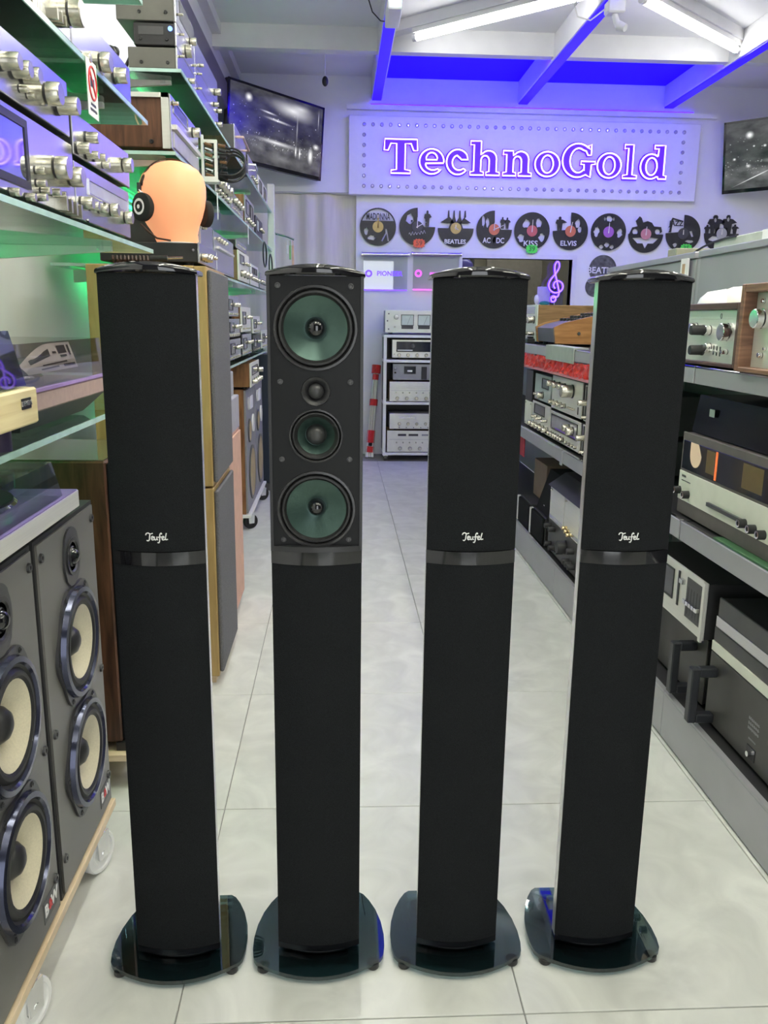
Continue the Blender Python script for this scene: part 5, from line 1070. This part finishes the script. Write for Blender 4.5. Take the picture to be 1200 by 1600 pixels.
rec_clock(1008.8, 366, 'record clock shaped with a motorcycle above cut-out wings, eighth from the left', [low[:27]+[(.4, 0), (-.4, 0)], [(-.75, -.22), (-.3, -.18), (0, -.28), (.3, -.18), (.75, -.22), (.45, -.5), (.15, -.5), (0, -.78), (-.15, -.5), (-.45, -.5)]], PNK, [(2, .4)], None, [moto])
rec_clock(1067, 365, 'record clock with raised lettering and a player silhouette, ninth from the left', [ul_cut, [(.35, .12), (.5, .15), (.62, -.15), (.5, -.18)], blob(.40, -.42, .22, .07, 33), blob(-.42, -.62, .12, .12, 34)], DRKL, [(0, .2)], [('JAZZ', .060, -.45, .52, .9, VIN)], [[[(-.85, .05), (-.70, .05), (-.62, .75), (-.05, .62), (-.05, .68), (-.68, .84), (-.74, .70), (-.80, .15)]]])
rec_clock(1127, 365, 'record clock shaped as two long-haired musicians, rightmost of the row', [low, blob(-.35, -.30, .35, .16, 40), blob(.5, -.26, .28, .12, 41)], GRYL, [(0, .25)], None, [[person(-.42, .0, .98, .62), blob(-.42, .72, .08, .13, 42, 10, .1)], [person(.32, .0, 1.0, .52), blob(.32, .76, .08, .12, 43, 10, .1)], [person(.75, .0, .5, .25)], [person(-.85, .0, .45, .25)]])
GRV = mat('grey_printed_vinyl', (.10, .10, .10), .4, var=.6, scale=35)
def small_clock(u, v, r, label, word):
    p = PP(u, v, 1, YB-.01); t = thing('record_clock', label, 'clock', p, 'vinyl record clocks on the back wall')
    b = MB(); b.cyl((p.x, YB-.0005, p.z), (p.x, YB-.008, p.z), r, seg=40); part('record', b, GRV, t)
    if word: text(word, .072, WHT, frameM((p.x, YB-.010, p.z-.01), (1, 0, 0), (0, 0, 1)), t, .001, bold=.0015)
small_clock(942, 421, .118, 'grey printed record clock with white lettering beside the rightmost column speaker', 'BEATLES')
small_clock(930, 448, .085, 'small grey record clock half hidden behind the rightmost column speaker', None)
# price stars
def star(u, v, w, h, m, label, txt):
    p = PP(u, v, 1, YB-.05); t = thing('price_star', label, 'price tag', p); n = 28; pts = []
    for i in range(n):
        a = 2*math.pi*i/n; k = 1 if i % 2 else .82; pts.append((w/2*k*max(-1, min(1, 1.15*math.cos(a))), h/2*k*max(-1, min(1, 1.15*math.sin(a)))))
    b = MB(); b.prism(pts, lambda x, z, k: (p.x+x, YB-.036+k, p.z+z), -.0015, .0015); part('card', b, m, t)
    b = MB(); b.cyl((p.x, YB-.034, p.z), (p.x, YB-.0005, p.z), .006, seg=8); part('pin', b, CHROME, t)
    text(txt, .055, mat('dark_price_ink', (.35, .10, .05), .5) if 'orange' in label else mat('green_price_ink', (.03, .30, .05), .5), frameM((p.x, YB-.0385, p.z), (1, 0, 0), (0, 0, 1)), t, .0006, bold=.001)
OS = mat('fluorescent_orange_card', (.95, .16, .06), .5, var=.02); GS = mat('fluorescent_green_card', (.10, .85, .10), .5, var=.02)
star(655, 380, .105, .075, OS, 'orange star price tag under the second record clock', '59')
star(831.5, 389, .105, .075, GS, 'green star price tag under the fifth record clock', '39')
star(1073, 388, .105, .075, GS, 'green star price tag under the ninth record clock', '35')
# hanging acrylic brand panels
def banner(u0, u1, label, col, word, es):
    a = PP(u0, 397, 1, YB-.03); c = PP(u1, 397, 1, YB-.03); z = a.z
    t = thing('acrylic_panel', label, 'sign', ((a.x+c.x)/2, YB-.03, z-.3), 'hanging brand panels')
    b = MB(); b.cyl((a.x, YB-.03, z), (c.x, YB-.03, z), .016, seg=12); part('rail', b, SILV, t)
    for x in (a.x, c.x): b = MB(); b.cyl((x-.006, YB-.03, z), (x+.006, YB-.03, z), .020, seg=12); b.cyl((x, YB-.03, z), (x, YB-.0005, z), .006, seg=8); part('end_cap', b, CHROME, t)
    b = MB(); b.box(a.x+.01, c.x-.01, YB-.032, YB-.028, z-.285, z-.012); part('panel', b, CLEARA, t)
    E = emis('panel_lettering_%d' % int(u0), col, es)
    text(word, .054, E, frameM(((a.x+c.x)/2+.035, YB-.034, z-.155), (1, 0, 0), (0, 0, 1)), t, .001, bold=.0012, sx=1.0)
    b = MB(); b.lathe((a.x+.055, YB-.034, z-.155), (0, -1, 0), [(.03, 0), (.03, .002), (.016, .002), (.016, 0)], 20); part('emblem', b, E, t)
    b = MB(); b.box(a.x+.012, c.x-.012, YB-.034, YB-.026, z-.292, z-.282); part('light_edge', b, emis('panel_edge_%d' % int(u0), col, es*1.4), t)
banner(566, 639, 'clear panel with violet lettering hung on a rail, near the curtain', (.16, .06, 1), 'PIONEER', 1.0)
banner(644, 720, 'clear panel with pink lettering hung on a rail, half behind a column speaker', (.9, .12, .9), 'marantz', .9)
# treble clef
t = thing('treble_clef_light', 'violet neon treble clef light in the office window', 'light', PP(868, 474, 1, YB-.06))
c0 = lambda u, v: PP(u, v, 1, YB-.06)
pts = [(872, 467), (866, 473), (860, 470), (860, 463), (866, 461), (869, 466)]
cl = [(862.5, 463), (866, 461.5), (868.5, 465), (867, 470), (862, 472), (860.5, 468.5), (862, 465)]
clef = [(863, 466), (866, 464.5), (868, 467), (866, 471), (861.5, 471), (860.5, 466), (864, 462.5), (870, 464), (873, 458), (872, 450), (869, 436), (866.5, 424), (867, 414), (870.5, 409), (873.5, 412), (873, 419), (867.5, 428), (859.5, 438), (857, 446), (859.5, 453.5), (866, 457.5), (874, 456), (879, 450), (878, 443), (872, 439), (866.5, 441), (864.5, 446.5), (867, 451)]
def smooth(s, k=5):
    q = []
    for i in range(len(s)-1):
        p0 = s[max(0, i-1)]; p1 = s[i]; p2 = s[i+1]; p3 = s[min(len(s)-1, i+2)]
        for j in range(k):
            w = j/k; q.append(tuple(.5*((2*p1[d])+(-p0[d]+p2[d])*w+(2*p0[d]-5*p1[d]+4*p2[d]-p3[d])*w*w+(-p0[d]+3*p1[d]-3*p2[d]+p3[d])*w**3) for d in (0, 1)))
    return q+[s[-1]]
cs = [c0(*p) for p in smooth(clef)]
b = MB(); b.tube(cs, .0115, 6); ob = part('backing', b, emis('violet_clef_glow', (.14, .03, .9), .9), t)
b = MB(); b.tube([p+Vector((0, -.010, 0)) for p in cs], .0055, 6); part('neon_tube', b, emis('lilac_clef_tube', (.50, .28, 1), .9), ob)
b = MB(); q = c0(866, 470); b.box(q.x-.05, q.x+.05, YB-.075, YB-.021, oz0-.01, oz0+.0); b.cyl((q.x, YB-.055, oz0), (q.x, YB-.055, q.z), .006, seg=8); part('stand', b, CHROME, t)
b = MB(); q0 = c0(842, 470); q1 = c0(884, 448); t = thing('display_card', 'violet-lit blank card standing behind the treble clef', 'card', (1.75, YB+.02, oz0)); b.box(q0.x, q0.x+.11, YB+.012, YB+.018, oz0, q1.z); b.box(q0.x+.112, q1.x, YB+.012, YB+.018, oz0, q1.z-.01, 1); part('card', b, [mat('lavender_card', (.55, .5, .75), .5), DGREY], t)
t = thing('ornament', 'small white and teal ornament in the office window', 'ornament', (1.68, YB+.03, oz0)); q = PP(838, 468, 1, YB-.0); b = MB(); b.cyl((q.x, YB-.005, oz0), (q.x, YB-.005, q.z-.03), .008); b.ell((q.x, YB-.005, q.z), .022, .014, .04); b.ell((q.x+.07, YB-.005, q.z-.03), .045, .014, .018, m=1); part('figure', b, [WHITEP, mat('teal_green', (.02, .25, .22), .4)], t)
# ------------------------------------------------------------------ televisions
def tv(c, yaw, tilt, w, roll, label, glows):
    h = w*.575; c = Vector(c); n = Vector((math.sin(yaw)*math.cos(tilt), -math.cos(yaw)*math.cos(tilt), -math.sin(tilt))); r = Vector((math.cos(yaw), math.sin(yaw), 0)); u = n.cross(r)
    r2 = r*math.cos(roll)+u*math.sin(roll); u2 = u*math.cos(roll)-r*math.sin(roll)
    M = frameM(c, r2, u2)
    t = thing('television', label, 'television', c+Vector((0, 0, -h/2)), 'wall-mounted televisions')
    def bx(nm, x0, x1, y0, y1, z0, z1, m, par=None, bev=0):
        b = MB(); b.box(x0, x1, y0, y1, z0, z1, 0, bev); b.xf(M); return part(nm, b, m, par or t)
    bx('casing', -w/2, w/2, -h/2, h/2, -.045, -.004, BLK, None, .006)
    e = .016
    b = MB()
    for q in ((-w/2, w/2, h/2-e, h/2), (-w/2, w/2, -h/2, -h/2+e*1.8), (-w/2, -w/2+e, -h/2, h/2), (w/2-e, w/2, -h/2, h/2)): b.box(q[0], q[1], q[2], q[3], -.004, .003)
    b.xf(M); part('bezel', b, GBLK, t)
    # picture: night street, black and white
    m = bpy.data.materials.new('tv_picture'); m.use_nodes = True; nt = m.node_tree; N = nt.nodes; L = nt.links; bs = N['Principled BSDF']; bs.inputs['Base Color'].default_value = (.01, .01, .012, 1); bs.inputs['Roughness'].default_value = .15
    tc = N.new('ShaderNodeTexCoord'); acc = None
    def add(a, c_):
        n_ = N.new('ShaderNodeMath'); n_.operation = 'ADD'; L.new(a, n_.inputs[0]); L.new(c_, n_.inputs[1]); return n_.outputs[0]
    def mul(a, k):
        n_ = N.new('ShaderNodeMath'); n_.operation = 'MULTIPLY'; L.new(a, n_.inputs[0])
        if isinstance(k, (int, float)): n_.inputs[1].default_value = k
        else: L.new(k, n_.inputs[1])
        return n_.outputs[0]
    def ramp(src, stops):
        r_ = N.new('ShaderNodeValToRGB'); cr = r_.color_ramp
        while len(cr.elements) > 1: cr.elements.remove(cr.elements[-1])
        cr.elements[0].position = stops[0][0]; cr.elements[0].color = (stops[0][1],)*3+(1,)
        for p_, v_ in stops[1:]: e_ = cr.elements.new(p_); e_.color = (v_,)*3+(1,)
        L.new(src, r_.inputs[0]); return r_.outputs[0]
    sep = N.new('ShaderNodeSeparateXYZ'); L.new(tc.outputs['UV'], sep.inputs[0])
    nz = N.new('ShaderNodeTexNoise'); nz.inputs['Scale'].default_value = 7; nz.inputs['Detail'].default_value = 8; L.new(tc.outputs['UV'], nz.inputs['Vector'])
    acc = mul(ramp(sep.outputs[1], [(0, .06), (.28, .10), (.36, .05), (.6, .035), (1, .045)]), ramp(nz.outputs[0], [(.3, .3), (.7, 1.8)]))
    for (a_, c_, rx, ry, k, rot) in glows:
        mp = N.new('ShaderNodeMapping'); mp.vector_type = 'TEXTURE'; mp.inputs['Location'].default_value = (a_, c_, 0); mp.inputs['Scale'].default_value = (rx, ry, 1); mp.inputs['Rotation'].default_value = (0, 0, rot)
        L.new(tc.outputs['UV'], mp.inputs[0]); g_ = N.new('ShaderNodeTexGradient'); g_.gradient_type = 'QUADRATIC_SPHERE'; L.new(mp.outputs[0], g_.inputs[0]); acc = add(acc, mul(g_.outputs[1], k))
    for (scl, r0, stops, k) in ((16, .16, [(0, 0), (.40, 0), (.48, 1), (.72, .6), (.80, 0), (1, 0)], 1.0), (26, .26, [(0, 0), (.20, 0), (.26, 1), (.40, 1), (.45, 0), (1, 0)], .75)):
        mp = N.new('ShaderNodeMapping'); mp.inputs['Scale'].default_value = (1.7, 1, 1); L.new(tc.outputs['UV'], mp.inputs[0])
        vo = N.new('ShaderNodeTexVoronoi'); vo.inputs['Scale'].default_value = scl; L.new(mp.outputs[0], vo.inputs['Vector'])
        acc = add(acc, mul(mul(ramp(vo.outputs['Distance'], [(0, 1), (r0*.55, .7), (r0, 0)]), mul(ramp(sep.outputs[1], stops), ramp(nz.outputs[0], [(.42, .1), (.6, 1)]))), k))
    L.new(acc, bs.inputs['Emission Color']); bs.inputs['Emission Strength'].default_value = .85
    b = MB(); x0, x1, y0, y1 = -w/2+e, w/2-e, -h/2+e*1.8, h/2-e
    b.add([M @ Vector(p) for p in ((x0, y0, 0), (x1, y0, 0), (x1, y1, 0), (x0, y1, 0))], [(0, 1, 2, 3)]); so = part('screen', b, m, t)
    uv = so.data.uv_layers.new(name='uv'); 
    for lp_ in so.data.loops: uv.data[lp_.index].uv = ((0, 0), (1, 0), (1, 1), (0, 1))[lp_.vertex_index]
    # wall arm
    b = MB(); bk = c-n*.045; b.box(-.12, .12, -.12, .12, -.06, -.045); b.xf(M); b.tube([bk-n*.01, Vector((bk.x-.0, YB-.02, bk.z))], .02, 8); b.box(bk.x-.08, bk.x+.08, YB-.02, YB-.0005, bk.z-.1, bk.z+.1); part('wall_bracket', b, BLK, t)
tv((-.470, 6.88, 2.537), .79, .05, .955, -.04, 'left television tilted into the aisle showing a night street in black and white',
   [(.19, .85, .05, .08, 1.2, 0), (.66, .84, .34, .16, .75, -.12), (.75, .90, .16, .08, .4, 0), (.40, .72, .12, .022, .9, -.12), (.50, .64, .20, .028, .8, -.10), (.715, .60, .012, .30, .35, 0), (.71, .28, .014, .11, 1.2, 0), (.755, .27, .014, .11, 1.2, 0), (.88, .27, .04, .16, 1.3, 0), (.94, .42, .05, .06, 1.0, 0), (.955, .82, .008, .20, .6, 0), (.50, .33, .34, .05, .8, -.05), (.55, .12, .20, .12, .12, 0)])
tv((3.52, 6.90, 2.49), -.69, .156, .95, .02, 'right television cut by the frame edge showing a night road in black and white',
   [(.20, .80, .045, .075, 1.3, 0), (.55, .86, .3, .10, .35, 0), (.50, .40, .22, .06, .9, 0), (.26, .17, .30, .012, 1.0, .62), (.72, .17, .30, .012, .6, -.62), (.08, .46, .02, .03, 1, 0), (.33, .62, .02, .03, 1, 0), (.24, .63, .014, .022, 1, 0), (.20, .34, .03, .04, .8, 0), (.45, .2, .3, .15, .12, 0)])
# ------------------------------------------------------------------ white equipment rack
YR = 6.93
t = thing('equipment_rack', 'white open rack on castors with silver hi-fi units against the back wall', 'rack', (.64, YR+.2, 0))
zs = [PP(600, v, 1, YR-.01).z for v in (525, 564, 630, 709)]
for z in zs: b = MB(); b.box(.362, .925, YR-.01, YR+.33, z-.012, z+.010, 0, .002); part('shelf_board', b, WHITEP, t)
for x in (.362, .902):
    for y in (YR-.005, YR+.305): b = MB(); b.box(x, x+.026, y, y+.026, zs[3]+.010, zs[0]-.012, 0, .002); part('post', b, WHITEP, t)
b = MB(); b.box(.39, .90, YR+.31, YR+.318, zs[3]+.01, zs[0]-.012); part('back_panel', b, BLK, t)
b = MB(); b.box(.366, .372, YR+.02, YR+.30, zs[3]+.01, zs[0]-.012); part('side_panel', b, DGREY, t)
for x in (.39, .89):
    for y in (YR+.02, YR+.29): 
        b = MB(); b.lathe((x-.012, y, .024), (1, 0, 0), [(0, 0), (.024, 0), (.024, .024), (0, .024)], 16); w_ = part('castor', b, DGREY, t); b = MB(); b.box(x-.018, x+.018, y-.012, y+.012, .040, zs[3]-.0125); part('fork', b, CHROME, w_)
G = 'units in the white rack'
def runit(v0, v1, x0, label, face, body, f):
    z1 = PP(640, v0, 1, YR).z; z0 = PP(640, v1, 1, YR).z
    u = Unit('rack_unit', label, 'hi-fi unit', 'B', YR, x0, .90 if x0 > .38 else .925, z0, z1, .28, face, body, G); f(u, z0, z1-z0)
def f0(u, z, h):
    u.meter(.505, .600, z+h*.38, z+h*.80); u.meter(.640, .735, z+h*.38, z+h*.80); u.rect('meter_base', .505, .600, z+h*.22, z+h*.36, .003, DGREY); u.rect('meter_base', .640, .735, z+h*.22, z+h*.36, .003, DGREY); u.knob(.462, z+h*.72, .018, .012, SILV2); u.knob(.45, z+h*.3, .006, .012); u.screws([(.40, z+h*.85), (.40, z+h*.2), (.39, z+h*.55)], .006)
runit(485, 522, .372, 'cream amplifier with two level meters on top of the white rack', CREAM, MGREY, f0)
def f1(u, z, h): u.window(.47, .88, z+h*.40, z+h*.88, DIAL, BLK); u.rect('button_bar', .475, .60, z+h*.43, z+h*.48, .003, WHITEP); u.row(6, .49, .86, z+h*.20, .014, .016); u.row(2, .45, .45, z+h*.25, .004, .006); u.knob(.60, z+h*.68, .018, .01, DGREY)
runit(531, 561, .432, 'silver receiver with black dial panel, top unit inside the white rack', SILV2, MGREY, f1)
def f2(u, z, h): u.window(.535, .625, z+h*.45, z+h*.85, DIAL, DGREY); u.rect('label', .56, .60, z+h*.55, z+h*.65, .003, PAPER); [u.rect('key', .74+.0*k, .90, z+h*(.12+.2*k), z+h*(.22+.2*k), .008, MGREY) for k in range(4)]; u.rect('key_block', .675, .72, z+h*.1, z+h*.85, .004, BLK); u.buttons(3, .46, .46, z+h*.5, .014, .012); u.row(2, .46, .46, z+h*.75, .012, .01, MGREY)
runit(569, 595.5, .440, 'charcoal cassette deck in the white rack', MGREY, DGREY, f2)
def f3(u, z, h): u.rect('dial_strip', .47, .87, z+h*.70, z+h*.86, .002, CREAM); u.window(.60, .72, z+h*.74, z+h*.82, DGREY, CREAM, .002); u.row(5, .48, .80, z+h*.2, .014, .018); u.row(8, .47, .86, z+h*.47, .006, .01); u.rect('split_line', .43, .89, z+h*.57, z+h*.58, .001, MGREY)
runit(596.5, 629, .415, 'cream receiver with five knobs under the charcoal deck in the white rack', CREAM, TEAK, f3)
def f4(u, z, h): u.row(4, .50, .72, z+h*.38, .012, .016); u.rect('display', .50, .64, z+h*.68, z+h*.80, .002, SILV); u.row(7, .50, .86, z+h*.16, .004, .008, DGREY); u.row(3, .76, .86, z+h*.4, .005, .014)
runit(646.5, 672, .418, 'pale silver receiver with small knobs in the lower part of the white rack', CREAM, MGREY, f4)
def f5(u, z, h): u.window(.49, .56, z+h*.76, z+h*.86, DGREY, CREAM, .002); u.window(.58, .66, z+h*.76, z+h*.86, DGREY, CREAM, .002); u.rect('dial_strip', .69, .86, z+h*.77, z+h*.85, .002, MGREY); u.row(4, .51, .76, z+h*.2, .015, .018); u.row(8, .48, .86, z+h*.47, .006, .01); u.rect('split_line', .42, .89, z+h*.60, z+h*.61, .001, MGREY)
runit(673, 707.8, .400, 'cream receiver with dark display slots at the bottom of the white rack', CREAM, TEAK, f5)
# ------------------------------------------------------------------ folded red and silver tripod leaning by the rack
t = thing('folded_stand', 'folded silver tripod stand with red clamps leaning beside the white rack', 'stand', (.25, 7.1, 0))
P0, P1 = Vector((.258, 7.08, .01)), Vector((.318, 7.20, .78)); D = P1-P0
for k, off in enumerate((-.018, 0, .018)):
    o = Vector((off, -abs(off)*.6, 0)); b = MB(); b.tube([P0+o*1.3, P0+D*.5+o, P0+D*.97+o*.6], .009, 8); part('tube_leg', b, SILV2, t)
    b = MB(); b.cyl(P0+o*1.3-Vector((0, 0, .0)), P0+o*1.3+D*.05, .013, seg=10); part('foot', b, WHITEP, t)
for (a, c, r, m) in ((.05, .115, .034, RED), (.12, .165, .026, BLK), (.155, .29, .034, RED), (.56, .63, .034, RED), (.84, .90, .026, RED), (.91, 1.0, .038, RED)):
    b = MB(); b.cyl(P0+D*a, P0+D*c, r, seg=8); part('clamp', b, m, t)
b = MB(); b.cyl(P0+D*.95, P0+D*.95+Vector((-.02, -.06, .01)), .012, seg=8); part('knob', b, RED, t)
